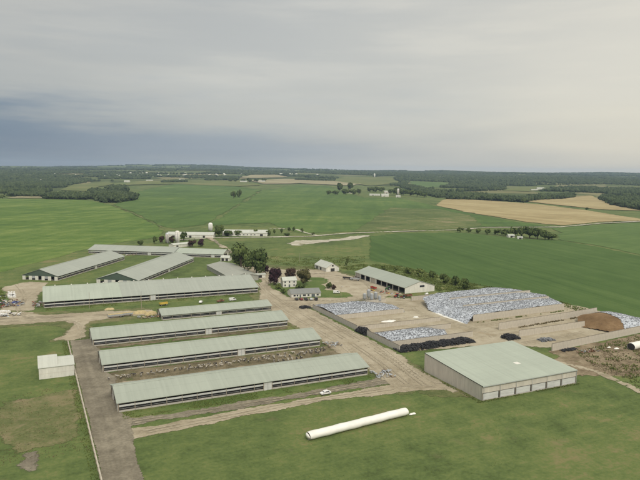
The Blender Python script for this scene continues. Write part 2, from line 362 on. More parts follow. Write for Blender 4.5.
solid('white_paint', (0.72, 0.71, 0.68), 0.35, 0.06, 1); solid('silver_paint', (0.42, 0.43, 0.44), 0.3, 0.05, 1, metal=0.3); solid('black_paint', (0.03, 0.03, 0.034), 0.3, 0.1, 1)
solid('blue_paint', (0.06, 0.085, 0.26), 0.35, 0.1, 1); solid('brown_paint', (0.20, 0.085, 0.05), 0.5, 0.2, 1); solid('maroon_paint', (0.16, 0.03, 0.03), 0.35, 0.1, 1)
solid('bark', (0.10, 0.078, 0.055), 0.95, 0.3, 2.0); solid('straw', (0.45, 0.36, 0.19), 0.95, 0.25, 1.5, bump=0.5); solid('shutter', (0.10, 0.12, 0.13), 0.5, 0.1, 1)
leaf_mat('leaf_green', (0.028, 0.048, 0.014), (0.130, 0.165, 0.050)); leaf_mat('leaf_mid', (0.046, 0.072, 0.020), (0.165, 0.20, 0.060))
leaf_mat('leaf_olive', (0.055, 0.055, 0.020), (0.150, 0.130, 0.055)); leaf_mat('leaf_purple', (0.022, 0.010, 0.014), (0.060, 0.030, 0.036)); leaf_mat('leaf_russet', (0.035, 0.020, 0.015), (0.095, 0.058, 0.040))
leaf_mat('leaf_far', (0.020, 0.034, 0.013), (0.100, 0.128, 0.048), 0.02, 0.0); leaf_mat('weed', (0.10, 0.135, 0.034), (0.24, 0.27, 0.085), 0.15, 0.0)
leaf_mat('weed_dry', (0.12, 0.10, 0.05), (0.27, 0.215, 0.12), 0.2, 0.0)

# ------------------------------------------------------------------ mesh helpers
class MB:
    def __init__(s): s.v = []; s.f = []; s.mi = []
    def quad(s, *p, mi=0):
        n = len(s.v); s.v += [tuple(x) for x in p]; s.f.append(tuple(range(n, n + len(p)))); s.mi.append(mi); return s
    def box(s, x0, y0, z0, x1, y1, z1, mi=0):
        n = len(s.v)
        s.v += [(x0, y0, z0), (x1, y0, z0), (x1, y1, z0), (x0, y1, z0), (x0, y0, z1), (x1, y0, z1), (x1, y1, z1), (x0, y1, z1)]
        for q in ((0, 3, 2, 1), (4, 5, 6, 7), (0, 1, 5, 4), (1, 2, 6, 5), (2, 3, 7, 6), (3, 0, 4, 7)):
            s.f.append(tuple(n + i for i in q)); s.mi.append(mi)
        return s
    def prism(s, pts, d, mi=0):
        """extrude polygon pts (3D) by vector d"""
        n = len(s.v); k = len(pts)
        s.v += [tuple(p) for p in pts] + [tuple(a + b for a, b in zip(p, d)) for p in pts]
        s.f.append(tuple(n + i for i in reversed(range(k)))); s.f.append(tuple(n + k + i for i in range(k))); s.mi += [mi, mi]
        for i in range(k):
            j = (i + 1) % k; s.f.append((n + i, n + j, n + k + j, n + k + i)); s.mi.append(mi)
        return s
    def cyl(s, p0, p1, r0, r1=None, seg=8, caps=True, mi=0):
        r1 = r0 if r1 is None else r1
        a = Vector(p0); b = Vector(p1); d = (b - a).normalized()
        t = d.orthogonal().normalized(); w = d.cross(t); n = len(s.v)
        for c, r in ((a, r0), (b, r1)):
            for i in range(seg):
                q = 2 * math.pi * i / seg; s.v.append(tuple(c + (t * math.cos(q) + w * math.sin(q)) * r))
        for i in range(seg):
            j = (i + 1) % seg; s.f.append((n + i, n + j, n + seg + j, n + seg + i)); s.mi.append(mi)
        if caps:
            s.f.append(tuple(n + i for i in reversed(range(seg)))); s.f.append(tuple(n + seg + i for i in range(seg))); s.mi += [mi, mi]
        return s
    def mesh(s, name, mats):
        me = bpy.data.meshes.new(name); me.from_pydata(s.v, [], s.f)
        for m in (mats if isinstance(mats, (list, tuple)) else [mats]): me.materials.append(MATS[m])
        if any(s.mi): me.polygons.foreach_set('material_index', s.mi)
        me.update(); return me
    def build(s, name, mats, parent=None, smooth=False):
        me = s.mesh(name, mats)
        if smooth: me.shade_smooth()
        return link(name, me, parent)
def link(name, me, parent=None, loc=None, rz=None):
    o = bpy.data.objects.new(name, me); COL.objects.link(o)
    if parent: o.parent = parent
    if loc is not None: o.location = loc
    if rz is not None: o.rotation_euler = (0, 0, rz)
    return o
def box(name, mat, parent, *a): return MB().box(*a).build(name, mat, parent)
def tag(o, label, cat, group=None):
    o['label'] = label; o['category'] = cat
    if group: o['group'] = group
    return o
def thing(name, label, cat, loc=(0, 0, 0), rz=0.0, group=None):
    o = bpy.data.objects.new(name, None); COL.objects.link(o); o.empty_display_size = 1
    o.location = loc; o.rotation_euler = (0, 0, rz)
    return tag(o, label, cat, group)
def copy_tree(o, parent=None):
    c = o.copy(); COL.objects.link(c); c.parent = parent
    for ch in list(o.children): copy_tree(ch, c)
    return c
def np_mesh(name, V, F, mat, smooth=False):
    """V (n,3), F (m,k) numpy arrays -> mesh, fast"""
    me = bpy.data.meshes.new(name); k = F.shape[1]
    me.vertices.add(len(V)); me.vertices.foreach_set('co', V.astype(np.float32).ravel())
    me.loops.add(F.size); me.loops.foreach_set('vertex_index', F.astype(np.int32).ravel())
    me.polygons.add(len(F)); me.polygons.foreach_set('loop_start', np.arange(0, F.size, k, dtype=np.int32))
    me.materials.append(MATS[mat]); me.update(calc_edges=True)
    if smooth: me.shade_smooth()
    return me
def stack(V, F, loc, scale, rz, tilt=None):
    """many copies of template (V,F): loc (n,3), scale (n,3), rz (n,)"""
    n = len(loc); P = V[None] * scale[:, None, :]
    if tilt is not None:
        c, s = np.cos(tilt)[:, None], np.sin(tilt)[:, None]
        P = np.stack([P[..., 0], P[..., 1] * c - P[..., 2] * s, P[..., 1] * s + P[..., 2] * c], -1)
    c, s = np.cos(rz)[:, None], np.sin(rz)[:, None]
    P = np.stack([P[..., 0] * c - P[..., 1] * s, P[..., 0] * s + P[..., 1] * c, P[..., 2]], -1) + loc[:, None, :]
    return P.reshape(-1, 3), (F[None] + (np.arange(n) * len(V))[:, None, None]).reshape(-1, F.shape[1])

# ------------------------------------------------------------------ ground sheets
def terrain():
    ra = np.concatenate([np.linspace(5, 640, 30), np.geomspace(660, 12400, 150)])
    az = R(90 - YAW) + np.concatenate([np.linspace(-math.pi, -0.9, 60, endpoint=False), np.linspace(-0.9, 0.9, 420, endpoint=False), np.linspace(0.9, math.pi, 60, endpoint=False)])
    A, D = np.meshgrid(az, ra); X = D * np.cos(A); Y = D * np.sin(A); Z = terr(X, Y)
    V = np.stack([X, Y, Z], -1).reshape(-1, 3); n = len(az); m = len(ra)
    i, j = np.meshgrid(np.arange(m - 1), np.arange(n), indexing='ij'); j2 = (j + 1) % n
    F = np.stack([i * n + j, (i + 1) * n + j, (i + 1) * n + j2, i * n + j2], -1).reshape(-1, 4)
    V = np.vstack([V, [[0, 0, 0]]]); c = len(V) - 1
    me = np_mesh('ground', V, F, 'grass', True)
    o = link('ground', me); o['kind'] = 'structure'
    bm = bmesh.new(); vs = [bm.verts.new(V[k]) for k in range(n)]; bm.faces.new(vs); cm = bpy.data.meshes.new('ground_centre'); bm.to_mesh(cm); bm.free()
    cm.materials.append(MATS['grass']); link('ground_centre', cm, o)
terrain()
def inside(P, poly):
    x = P[:, 0]; y = P[:, 1]; r = np.zeros(len(P), bool); n = len(poly)
    for i in range(n):
        x0, y0 = poly[i]; x1, y1 = poly[(i + 1) % n]
        c = ((y0 > y) != (y1 > y))
        with np.errstate(divide='ignore', invalid='ignore'):
            r ^= c & (x < (x1 - x0) * (y - y0) / (y1 - y0) + x0)
    return r
SHEETS = [0]
def sheet(name, pts, mat, layer, jit=1.0, step=None, parent=None, world=False, soft=None, kind='structure'):
    """a ground cover laid on the terrain; its edge wanders and thins out over the width soft"""
    W = [Vector((p[0], p[1], 0)) if world else at(*p) for p in pts]
    B = []; NR = []
    dmin = min(math.hypot(p.x, p.y) for p in W)
    for i, a in enumerate(W):
        b = W[(i + 1) % len(W)]; a2 = Vector((a.x, a.y)); b2 = Vector((b.x, b.y)); L = (b2 - a2).length
        d = ((a2 + b2) / 2).length; st = step or max(0.9, d / 260)
        k = max(1, int(L / st)); nrm = Vector((-(b2 - a2).y, (b2 - a2).x)).normalized()
        for q in range(k):
            t = q / k; p = a2.lerp(b2, t); amp = jit * st
            w = (float(fbm(p.x / (st * 9), p.y / (st * 9), 5, 3)) - 0.5) * 3.0 * amp + (float(vnoise(p.x / st * 0.9, p.y / st * 0.9, 31)) - 0.5) * 0.9 * amp
            B.append(p + nrm * w); NR.append(nrm)
    d = min(p.length for p in B); dm = max(p.length for p in B)
    xs = [p.x for p in B]; ys = [p.y for p in B]; PB = [(p.x, p.y) for p in B]
    if soft is None: soft = max(3.6, dmin * 0.006)
    AB = np.array(PB); nx_ = np.array([(n.x, n.y) for n in NR])
    cand = np.vstack([AB + nx_ * soft, AB - nx_ * soft]); cand = cand[inside(cand, PB)]
    keep = []
    for c0 in range(0, len(cand), 400):
        c = cand[c0:c0 + 400]; keep.append(np.sqrt(((c[:, None] - AB[None]) ** 2).sum(-1)).min(1) > soft * .8)
    cand = cand[np.concatenate(keep)] if len(cand) else cand
    inner = [Vector(q) for q in cand[::2]]
    if dm > 640:
        g = max(14.0, d / 50)
        gx, gy = np.meshgrid(np.arange(min(xs), max(xs), g), np.arange(min(ys), max(ys), g))
        Q = np.stack([gx.ravel(), gy.ravel()], -1); Q += RNG.uniform(-.2, .2, Q.shape) * g
        dd = np.hypot(Q[:, 0], Q[:, 1]); thin = (RNG.random(len(Q)) < np.clip((d * 1.6 / np.maximum(dd, 1)) ** 1.5, 0.05, 1))
        Q = Q[thin & inside(Q, PB)]
        kp = []
        for c0 in range(0, len(Q), 400):
            c = Q[c0:c0 + 400]; kp.append(np.sqrt(((c[:, None] - AB[None]) ** 2).sum(-1)).min(1) > soft)
        if len(Q): inner += [Vector(q) for q in Q[np.concatenate(kp)]]
    n = len(B)
    vs, es, fs, ov, oe, of = delaunay_2d_cdt(B + inner, [(i, (i + 1) % n) for i in range(n)], [], 1, 1e-4)
    V = np.array([(v.x, v.y) for v in vs]); D = np.hypot(V[:, 0], V[:, 1])
    SHEETS[0] += 1
    Z = terr(V[:, 0], V[:, 1]) + 0.03 * layer + 0.0007 * SHEETS[0] + np.maximum(0, D - 640) * 0.00035 * layer
    F = [tuple(f) for f in fs if len(f) == 3]
    me = bpy.data.meshes.new(name); me.from_pydata([(a[0], a[1], z) for a, z in zip(V, Z)], [], F)
    me.materials.append(MATS[mat]); me.update()
    at1 = me.attributes.new('inner', 'FLOAT', 'POINT'); at1.data.foreach_set('value', [1.0 if (o and min(o) >= n) else 0.0 for o in ov])
    at2 = me.attributes.new('grain', 'FLOAT', 'POINT'); at2.data.foreach_set('value', [1.0 / (soft * 1.3)] * len(V))
    bm = bmesh.new(); bm.from_mesh(me); bmesh.ops.recalc_face_normals(bm, faces=bm.faces)
    for f in bm.faces:
        if f.normal.z < 0: f.normal_flip()
    bm.to_mesh(me); bm.free()
    o = link(name, me, parent)
    if kind and not parent: o['kind'] = kind
    return o
def strip(name, pts, width, mat, layer, jit=0.6, world=False):
    """a road or track along a centre line"""
    W = [Vector((p[0], p[1])) if world else at(*p).to_2d() for p in pts]
    Lf, Rt = [], []
    for i, p in enumerate(W):
        t = (W[min(i + 1, len(W) - 1)] - W[max(i - 1, 0)]).normalized(); n = Vector((-t.y, t.x)) * width / 2
        Lf.append(p + n); Rt.append(p - n)
    poly = Lf + Rt[::-1]
    return sheet(name, [(p.x, p.y) for p in poly], mat, layer, jit, step=max(1.5, W[0].length / 260), world=True, soft=width * .22)

# crops and meadows (from far to near)
sheet('wooded_hills', [(-80, 197), (0, 197.5), (42, 195), (60, 190), (95, 184.5), (130, 181), (200, 179.5), (245, 179), (300, 178.5), (330, 180), (352, 184.5), (400, 187), (440, 197), (480, 199.5),
      (526, 202), (560, 198.5), (575, 196.8), (592, 195), (612, 204), (640, 209.5), (760, 217), (760, 181), (640, 177.5), (480, 175), (320, 172.5), (160, 171), (0, 169.5), (-80, 169)], 'farland', 1, 0.4)
sheet('field', [(57, 190.5), (73, 185), (108, 181.5), (116, 184), (100, 187.5), (86, 192)], 'hayfield', 3)
sheet('field', [(4, 198.5), (20, 195.8), (45, 196.5), (46, 198.5)], 'paletan', 3)
sheet('field', [(112, 186), (140, 181.5), (200, 180.5), (246, 181), (262, 185.5), (240, 187), (175, 184.5)], 'hayfield', 3)
sheet('field', [(250, 181), (285, 179.2), (330, 180.4), (362, 184.3), (352, 186), (300, 183.8), (262, 184.5)], 'paletan', 3)
sheet('field', [(238, 177.2), (250, 175.3), (275, 175.2), (290, 177.2), (262, 178.6), (240, 178.6)], 'paletan', 3)
sheet('field', [(328, 180.5), (345, 177), (392, 178), (402, 183), (372, 186.5), (352, 184)], 'hayfield', 3)
sheet('field', [(500, 191), (512, 187.5), (540, 187), (552, 189.5), (530, 192)], 'hayfield', 3)
sheet('field', [(400, 190), (410, 181.5), (450, 183), (448, 186), (420, 190)], 'soy', 2)
sheet('field', [(112, 205), (140, 191), (175, 184), (240, 187), (262, 190), (240, 204), (206, 225), (168, 229), (140, 216)], 'midfield', 2)
sheet('field', [(-150, 262), (-150, 205), (0, 199), (85, 200), (110, 205), (138, 216), (164, 230), (158, 237), (100, 246), (60, 257), (0, 273)], 'stripfield', 2)
sheet('field', [(206, 226), (240, 205), (262, 190.5), (300, 184.8), (330, 187), (365, 198), (400, 198), (436, 206), (470, 213.5), (520, 222.5), (550, 226.5), (484, 227), (458, 229.5), (400, 230.8), (345, 232), (300, 234), (268, 223)], 'midfield', 2)
sheet('pasture', [(352, 231.5), (372, 220), (388, 208), (440, 209.5), (472, 216), (486, 226.5), (458, 229), (400, 230.5)], 'pasture', 3)
sheet('wheat_field', [(435, 206), (441, 201), (447, 199), (480, 200.5), (527, 203.5), (588, 210.6), (640, 219), (760, 233), (760, 236), (640, 221.2), (600, 222.5), (563, 226), (520, 221.5), (470, 213)], 'wheat', 3)
sheet('wheat_field', [(527, 202), (528, 199.3), (560, 199.3), (575, 197.2), (592, 195.4), (600, 199), (613, 204.5), (640, 209.5), (760, 219), (760, 222), (640, 211), (605, 210.2), (588, 208.7)], 'wheat', 3)
sheet('field', [(551, 228), (600, 224.6), (640, 222.6), (760, 237), (760, 279), (640, 255), (600, 246.5), (556, 239.4), (560, 233)], 'soy', 3)
sheet('corn_field', [(369.5, 236.5), (395, 233.4), (457, 232.6), (480, 234.4), (520, 238.8), (556, 240), (600, 247), (640, 256), (760, 281), (760, 368), (640, 328), (600, 315), (560, 302.5), (520, 293),
      (470, 284), (440, 276), (405, 267.5), (369, 261)], 'corn', 3, 0.7)
sheet('bare_patch', [(289, 243), (297, 240.2), (330, 239.6), (350, 236.8), (371, 234.6), (373, 236.3), (350, 240), (325, 242.6), (300, 246), (290, 245.5)], 'bareearth', 3, 1.6)
# roads
strip('road', [(178, 240), (215, 238), (265, 237.4), (310, 236.6), (345, 233.6), (372, 232.6), (400, 231.7), (457, 230.2), (485, 227.8), (560, 227.4), (600, 223.8), (640, 221.9), (700, 218)], 8, 'roadgravel', 5)
strip('driveway', [(317, 235.6), (306, 233), (296, 229.6), (284, 229), (268, 229)], 7, 'roadgravel', 4)
strip('driveway', [(207, 237), (213, 240), (224, 247.5), (238, 257), (258, 263.5)], 8, 'dirt', 5)
strip('farm_track', [(112, 206), (128, 211), (140, 217), (166, 229.5), (172, 233)], 5, 'pasture', 4)
# farm yards (world metres where the layout is square to the barns)
Y = dict(world=True)
sheet('verge', [(-70, 392), (-70, 436), (-20, 452), (4, 425), (70, 410), (75, 380), (32, 376), (30, 343), (4, 343), (16, 372), (6, 383), (-20, 388)], 'worn_grass', 1, 1.6, **Y)
sheet('verge', [(134, 205), (170, 205), (166, 240), (168, 368), (200, 372), (240, 380), (262, 384), (262, 465), (258, 520), (200, 560), (172, 566), (160, 552), (174, 480), (150, 440), (140, 404), (136, 330)], 'worn_grass', 1, 1.4, **Y)
sheet('dirt_lane', [(-70, 397), (-70, 420), (-20, 436), (2, 425), (8, 415), (40, 412), (62, 404), (72, 404), (72, 388), (45, 388), (32, 384), (29, 366), (28, 344), (17, 344), (6, 349), (15, 362), (21, 382), (14, 390), (-8, 391), (-20, 396)], 'lanedirt', 3, 1.1, **Y)
sheet('forecourt', [(-20, 436), (-14, 470), (-20, 520), (-8, 541), (8, 540), (16, 528), (14, 500), (6, 478), (4, 430), (2, 424)], 'dirt', 2, 1.3, **Y)
sheet('yard', [(138, 212), (160, 206), (163, 238), (168.5, 255), (168.5, 368), (200, 372), (238, 380), (256, 384), (257, 462), (252, 505), (238, 512), (214, 520), (200, 546), (176, 556), (166, 552), (173, 480), (158, 440), (152, 424), (145, 404), (141, 372), (139, 330)], 'dirt', 3, 1.0, **Y)
sheet('lawn', [(176, 462), (170, 452), (168, 428), (166, 404), (176, 396), (192, 394), (206, 386), (216, 390), (218, 404), (208, 420), (214, 440), (226, 452), (228, 468), (216, 478), (206, 464), (192, 470)], 'lawn', 4, 1.3, **Y)
sheet('dirt_lane', [(60, 210), (100, 213), (140, 209), (160, 203), (162, 215), (144, 219), (100, 219), (60, 218), (26, 217), (26, 207)], 'lanedirt', 3, 1.0, soft=1.5, **Y)
sheet('cattle_lane', [(16.7, 120), (16.9, 345), (29, 346), (29, 331), (31.5, 322), (30, 308), (29, 300), (29.5, 284), (33, 276), (31, 262), (29, 250), (29, 234), (33, 226), (31, 218), (30, 205), (28.6, 190), (28.6, 120)], 'mud', 4, 0.5, soft=1.2, **Y)
sheet('cattle_track', [(28, 219.5), (60, 219), (100, 220), (142, 220), (146, 228), (136, 229), (100, 226), (60, 226), (28, 227)], 'mud', 2, 1.3, soft=1.6, **Y)
sheet('barn_verge', [(32, 227.5), (136, 227), (137, 234), (32, 234)], 'lawn', 1, 0.8, soft=1.5, **Y)
sheet('cow_lot', [(28, 257), (138, 257), (150, 268), (142, 284), (28, 285)], 'lotmud', 2, 0.6, **Y)
sheet('feed_lane', [(28, 258), (138, 258), (138, 268.2), (28, 269)], 'lanedirt', 3, 0.8, **Y)
sheet('cow_lot', [(28, 322), (136, 321), (137, 330), (28, 330)], 'lotmud', 2, 0.9, **Y)
sheet('worn_patch', [(-12, 262), (16.5, 272), (16.5, 232), (12, 214), (-6, 210), (-16, 236)], 'worn_grass', 1, 1.6, **Y)
sheet('worn_patch', [(-2, 232), (3, 232), (2, 205), (-3, 190), (-6, 205)], 'mud', 2, 1.5, **Y)
sheet('bunker_apron', [(169.5, 256), (200, 252), (228, 248), (243, 232), (290, 236), (345, 243), (345, 300), (326, 366), (245, 370), (232, 380), (200, 370), (169.5, 366)], 'apron', 5, 0.6, **Y)
sheet('spoil_ground', [(218, 196), (226, 214), (236, 219), (243, 229), (345, 238), (400, 240), (400, 180), (330, 170), (270, 172), (240, 186)], 'spoil', 2, 1.5, **Y)
strip('dirt_track', [(222, 226), (232, 212), (237, 196), (234, 176), (226, 150)], 4, 'lanedirt', 4, 0.9, world=True)
sheet('worn_patch', [(155, 236), (163, 236), (163, 188), (170, 184), (166, 181), (158, 184)], 'lanedirt', 3, 1.4, **Y)
sheet('worn_patch', [(140, 209), (166, 206), (166, 190), (150, 196)], 'worn_grass', 2, 1.6, **Y)

# wheel ruts worn into the yards, the lanes and the grass
def ruts(path, mat='rut', w=0.75, gap=2.1, layer=6):
    for off in (-gap / 2, gap / 2):
        W = [Vector(p) for p in path]; Q = []
        for i, p in enumerate(W):
            t = (W[min(i + 1, len(W) - 1)] - W[max(i - 1, 0)]).normalized(); Q.append((p.x - t.y * off, p.y + t.x * off))
        strip('wheel_rut', Q, w, mat, layer, 0.35, world=True)
def curve(*c, n=6):
    out = []
    for i in range(len(c) - 1):
        p0 = Vector(c[max(i - 1, 0)]); p1 = Vector(c[i]); p2 = Vector(c[i + 1]); p3 = Vector(c[min(i + 2, len(c) - 1)])
        for k in range(n):
            t = k / n; out.append(tuple(0.5 * ((2 * p1) + (p2 - p0) * t + (2 * p0 - 5 * p1 + 4 * p2 - p3) * t * t + (3 * p1 - p0 - 3 * p2 + p3) * t ** 3)))
    return out + [tuple(c[-1])]
ruts(curve((146, 216), (151, 250), (155, 300), (157, 350), (159, 400), (164, 440), (178, 475), (180, 520)))
ruts(curve((152, 212), (158, 250), (161, 300), (163, 340), (160, 390), (172, 392), (205, 380), (240, 392), (247, 430)), w=.9)
ruts(curve((143, 240), (148, 290), (149, 340), (153, 400), (160, 430), (168, 470)), 'palerut', w=1.1)
ruts(curve((156, 222), (164, 270), (165, 320), (166, 372), (190, 376), (230, 384), (250, 400)), 'palerut', w=1.2)
ruts(curve((180, 480), (205, 490), (232, 490), (246, 470), (250, 440), (240, 410)), w=.9)
ruts(curve((34, 212.2), (60, 213.8), (100, 215.8), (140, 214), (156, 209)), 'palerut', w=.9, gap=2.3)
ruts(curve((30, 222.6), (60, 222), (100, 222.6), (140, 224)), 'rut', w=.8)
ruts(curve((-60, 410), (-20, 412), (10, 404), (40, 399), (70, 396)), 'rut', w=.9)
ruts(curve((-60, 404), (-20, 404), (10, 398), (24, 384), (24, 362), (22, 346)), 'palerut', w=1.0)
ruts(curve((-10, 530), (-6, 500), (-4, 470), (-8, 440), (-2, 412), (20, 404)), 'rut', w=.9)
ruts(curve((232, 260), (236, 275), (232, 300), (228, 325), (236, 350), (240, 378)), 'rut', w=1.0)
ruts(curve((228, 292), (205, 296), (180, 297)), 'palerut', w=1.4); ruts(curve((230, 318), (205, 318), (180, 317)), 'rut', w=1.2)
ruts(curve((240, 246), (262, 246), (290, 250)), 'rut', w=1.2); ruts(curve((240, 284), (270, 285), (310, 288)), 'palerut', w=1.2); ruts(curve((240, 264), (262, 265), (296, 267)), 'rut', w=1.1)

# ------------------------------------------------------------------ buildings
def roof_mesh(name, mat, parent, x0, x1, W, e, rise, oh=0.6, th=0.16, vent=True, ridge_at=None):
    rd = W / 2 if ridge_at is None else ridge_at
    m = MB()
    zr = e + rise * rd
    ze0 = e - rise * oh; s2 = (zr - e) / (W - rd); ze1 = e - s2 * oh
    m.prism([(x0, -oh, ze0), (x0, rd, zr), (x0, rd, zr + th), (x0, -oh, ze0 + th)], (x1 - x0, 0, 0))
    m.prism([(x0, rd, zr), (x0, W + oh, ze1), (x0, W + oh, ze1 + th), (x0, rd, zr + th)], (x1 - x0, 0, 0))
    o = m.build(name, mat, parent)
    if vent:
        c = MB().prism([(x0 + .3, rd - .55, zr + th - .1), (x0 + .3, rd + .55, zr + th - .1), (x0 + .3, rd + .3, zr + th + .22), (x0 + .3, rd - .3, zr + th + .22)], (x1 - x0 - .6, 0, 0))
        c.build('ridge_vent', mat, o)
    return o
def gable_panel(parent, mat, x, W, e, rise, t=0.15, name='gable_panel'):
    return MB().prism([(x, 0.02, e - 0.45), (x, W - 0.02, e - 0.45), (x, W - 0.02, e - 0.02), (x, W / 2, e + rise * W / 2 - 0.04), (x, 0.02, e - 0.02)], (t, 0, 0)).build(name, mat, parent)
_post = MB().box(-.11, -.11, 0, .11, .11, 1).mesh('post', 'timber')
def post(parent, x, y, h, me=_post):
    o = link('post', me, parent, (x, y, 0)); o.scale = (1, 1, h); return o
def freestall(name, label, loc, rz, L, W, e, rise, roofs, door=0.5, end='open', bays=18, group=None, gable='grey_wall', fans=0, curtain=(2.0, 2.72), farside=True, knee='concrete_grey'):
    b = thing(name, label, 'barn', loc, rz, group)
    box('floor', 'slab', b, 0.1, 0.1, 0.0, L - 0.1, W - 0.1, 0.16)
    ro = None
    for (a0, a1, rm) in roofs:
        r_ = roof_mesh('roof', rm, b, a0 * L - (0.5 if a0 == 0 else 0), a1 * L + (0.5 if a1 == 1 else -0.01), W, e, rise)
        ro = ro or r_
    for k in range(fans):
        x = L * (k + 0.7) / fans
        MB().box(x - .35, W / 2 - .4, e + rise * W / 2 + .3, x + .35, W / 2 + .4, e + rise * W / 2 + .95).build('roof_fan', 'white_wall', ro)
    for side in ((0,) if not farside else (0, 1)):
        y = 0.0 if side == 0 else W - 0.22
        dx = L * door
        for (xa, xb) in ((0.25, dx - 2.0), (dx + 2.0, L - 0.25)):
            box('knee_wall', knee, b, xa, y, 0, xb, y + 0.22, 0.62)
            box('curtain', 'curtain', b, xa, y + 0.06, curtain[0], xb, y + 0.14, curtain[1])
            box('header', 'wood', b, xa, y + 0.03, e - 0.5, xb, y + 0.19, e - 0.16)
            MB().cyl((xa, y + .1, 1.25), (xb, y + .1, 1.25), .05, seg=5).build('rail', 'galv_dull', b)
        d = box('side_door', 'curtain', b, dx - 1.7, y - 0.05, 0, dx + 1.7, y + 0.27, e - 0.42)
        MB().box(dx - .1, y - .10, .1, dx + .1, y - .052, e - .6).build('door_rail', 'galv_dull', d)
        for s in (-1.85, 1.85): box('door_post', 'timber', b, dx + s - .14, y - .07, 0, dx + s + .14, y + .29, e - .2)
        for k in range(bays + 1):
            x = 0.3 + (L - 0.6) * k / bays
            if abs(x - dx) > 2.4: post(b, x, y + 0.11, e - 0.1)
    # free stalls and feed rails inside
    for q in (0.22, 0.5, 0.78):
        box('stall_row', 'galv_dull', b, 2, W * q - .6, .17, L - 2, W * q + .6, .55)
    for x, s in ((0.0, 1), (L - 0.15, -1)):
        gable_panel(b, gable, x, W, e, rise)
        if end == 'open':
            for q in (0.02, 0.2, 0.4, 0.6, 0.8, 0.98): post(b, x + .08 + .1 * s, W * q, e - .4)
            for q in (0.02, 0.62): box('end_panel', 'white_wall', b, x + .02, W * q, 0, x + .1, W * (q + .14), e - .46)
            MB().cyl((x + .3 * s + .08, W * .16, 1.2), (x + .3 * s + .08, W * .62, 1.2), .05, seg=5).build('gate', 'galv', b)
        else:
            n = 5; pw = W / (n * 2 + 1)
            for k in range(n + 1):
                box('wall_panel', 'white_wall', b, x, 2 * k * pw + .03, 0, x + .15, (2 * k + 1) * pw - .03, e - .46)
            for k in range(n):
                if k in (1, 3): box('curtain_door', 'galv_dull', b, x + .05, (2 * k + 1) * pw, 1.4, x + .1, (2 * k + 2) * pw, e - .46)
    return b
G1 = 'long freestall barns in the front block'
LB = 108.7; WB = 21.8; EB = 3.8; RB = 0.28
freestall('freestall_barn', 'nearest long barn with sage metal roof, beside the dirt lane with the white car', (28, 234.2, 0), 0, LB, WB, EB, RB, [(0, 1, 'roof_sage')], 0.555, group=G1)
freestall('freestall_barn', 'long sage-roofed barn with cows in the lot along its near side', (28, 284.4, 0), 0, LB, WB, EB, RB, [(0, 1, 'roof_sage')], 0.60, group=G1)
freestall('freestall_barn', 'long sage-roofed barn just in front of the short narrow barn', (28, 329.3, 0), 0, LB, WB, EB, RB, [(0, 1, 'roof_sage')], 0.56, group=G1)
freestall('heifer_barn', 'short narrow low barn between the widest barn and the front block', (71.5, 371.5, 0), 0, 71, 16.5, 3.0, 0.26, [(0, 1, 'roof_sage')], 0.50, bays=12)
freestall('wide_barn', 'widest barn with two-tone roof, pale at its lane end, and white ridge fans', (7.2, 433.5, 0), R(-1.5), 147, 44, 4.2, 0.27, [(0, 0.335, 'roof_pale'), (0.335, 1, 'roof_grey')], 0.475, bays=24, fans=14)
RZ2 = R(-YAW - 8.0)
def xy2(x, y): v = rot2((x, y, 0)); return (v.x, v.y, 0)
# barns on a second bearing; local x runs away from the camera
freestall('gable_end_barn', 'long barn with dark green gable over five white-framed doors, beside the green field', xy2(-212.5, 492), RZ2 + R(90), 120, 31, 3.8, 0.33, [(0, 1, 'roof_grey')], 0.52, end='doors', gable='green_steel', bays=18)
freestall('gable_end_barn', 'long barn with dark green gable behind the pale end of the widest barn', xy2(-143, 478), RZ2 + R(90), 128, 35, 3.8, 0.31, [(0, 1, 'roof_grey')], 0.5, end='doors', gable='green_steel', bays=18)
freestall('cross_barn', 'long cross barn standing behind the two barns with green gables', xy2(-249, 655), RZ2, 96, 30, 3.8, 0.25, [(0, 1, 'roof_grey')], 0.72, bays=14)
freestall('cross_barn', 'pale-roofed barn continuing the cross barn towards the gravel drive', xy2(-152.5, 640), RZ2, 52, 28, 3.6, 0.24, [(0, 1, 'roof_pale')], 0.8, bays=8)

def shed(name, label, cat, loc, rz, L, W, e, rise, roof, wall, doors=(), wins=(), base=None, group=None, ridge_at=None, door_mat='dark', win_mat='glass', vent=False, oh=0.4, wdoors=()):
    """closed building: four walls, gable ends, doors (x0,x1,h[,side]) and windows (x,z,w,h) on the near long side"""
    b = thing(name, label, cat, loc, rz, group)
    rd = W / 2 if ridge_at is None else ridge_at
    zr = e + rise * rd
    MB().box(0, 0, 0, L, .15, e).build('wall', wall, b); MB().box(0, W - .15, 0, L, W, e).build('wall', wall, b)
    for x in (0.0, L - .15):
        MB().prism([(x, .151, 0), (x, W - .151, 0), (x, W - .151, e), (x, rd, zr - .02), (x, .151, e)], (.15, 0, 0)).build('gable_wall', wall, b)
    roof_mesh('roof', roof, b, -oh, L + oh, W, e, rise, oh, ridge_at=ridge_at, vent=vent)
    if base: box('plinth', base, b, -.03, -.03, 0, L + .03, W + .03, .35)
    for (x0, x1, h) in doors:
        d = box('door', door_mat, b, x0, -.05, 0.02, x1, .05, h)
        MB().box(x0 - .12, -.08, 0, x0, .06, h + .12).box(x1, -.08, 0, x1 + .12, .06, h + .12).box(x0, -.08, h, x1, .06, h + .12).build('door_frame', 'white_wall', d)
    for (x, z, w, h) in wins:
        f = MB().box(x - .1, -.06, z - .1, x + w + .1, .05, z + h + .1).build('window', 'white_paint', b)
        MB().box(x, -.09, z, x + w, -.061, z + h).build('pane', win_mat, f)
    for (y0, y1, z0, h, sidex) in wdoors:
        xx = -.05 if sidex == 0 else L - .1
        box('door', door_mat, b, xx, y0, z0, xx + .15, y1, z0 + h)
    return b
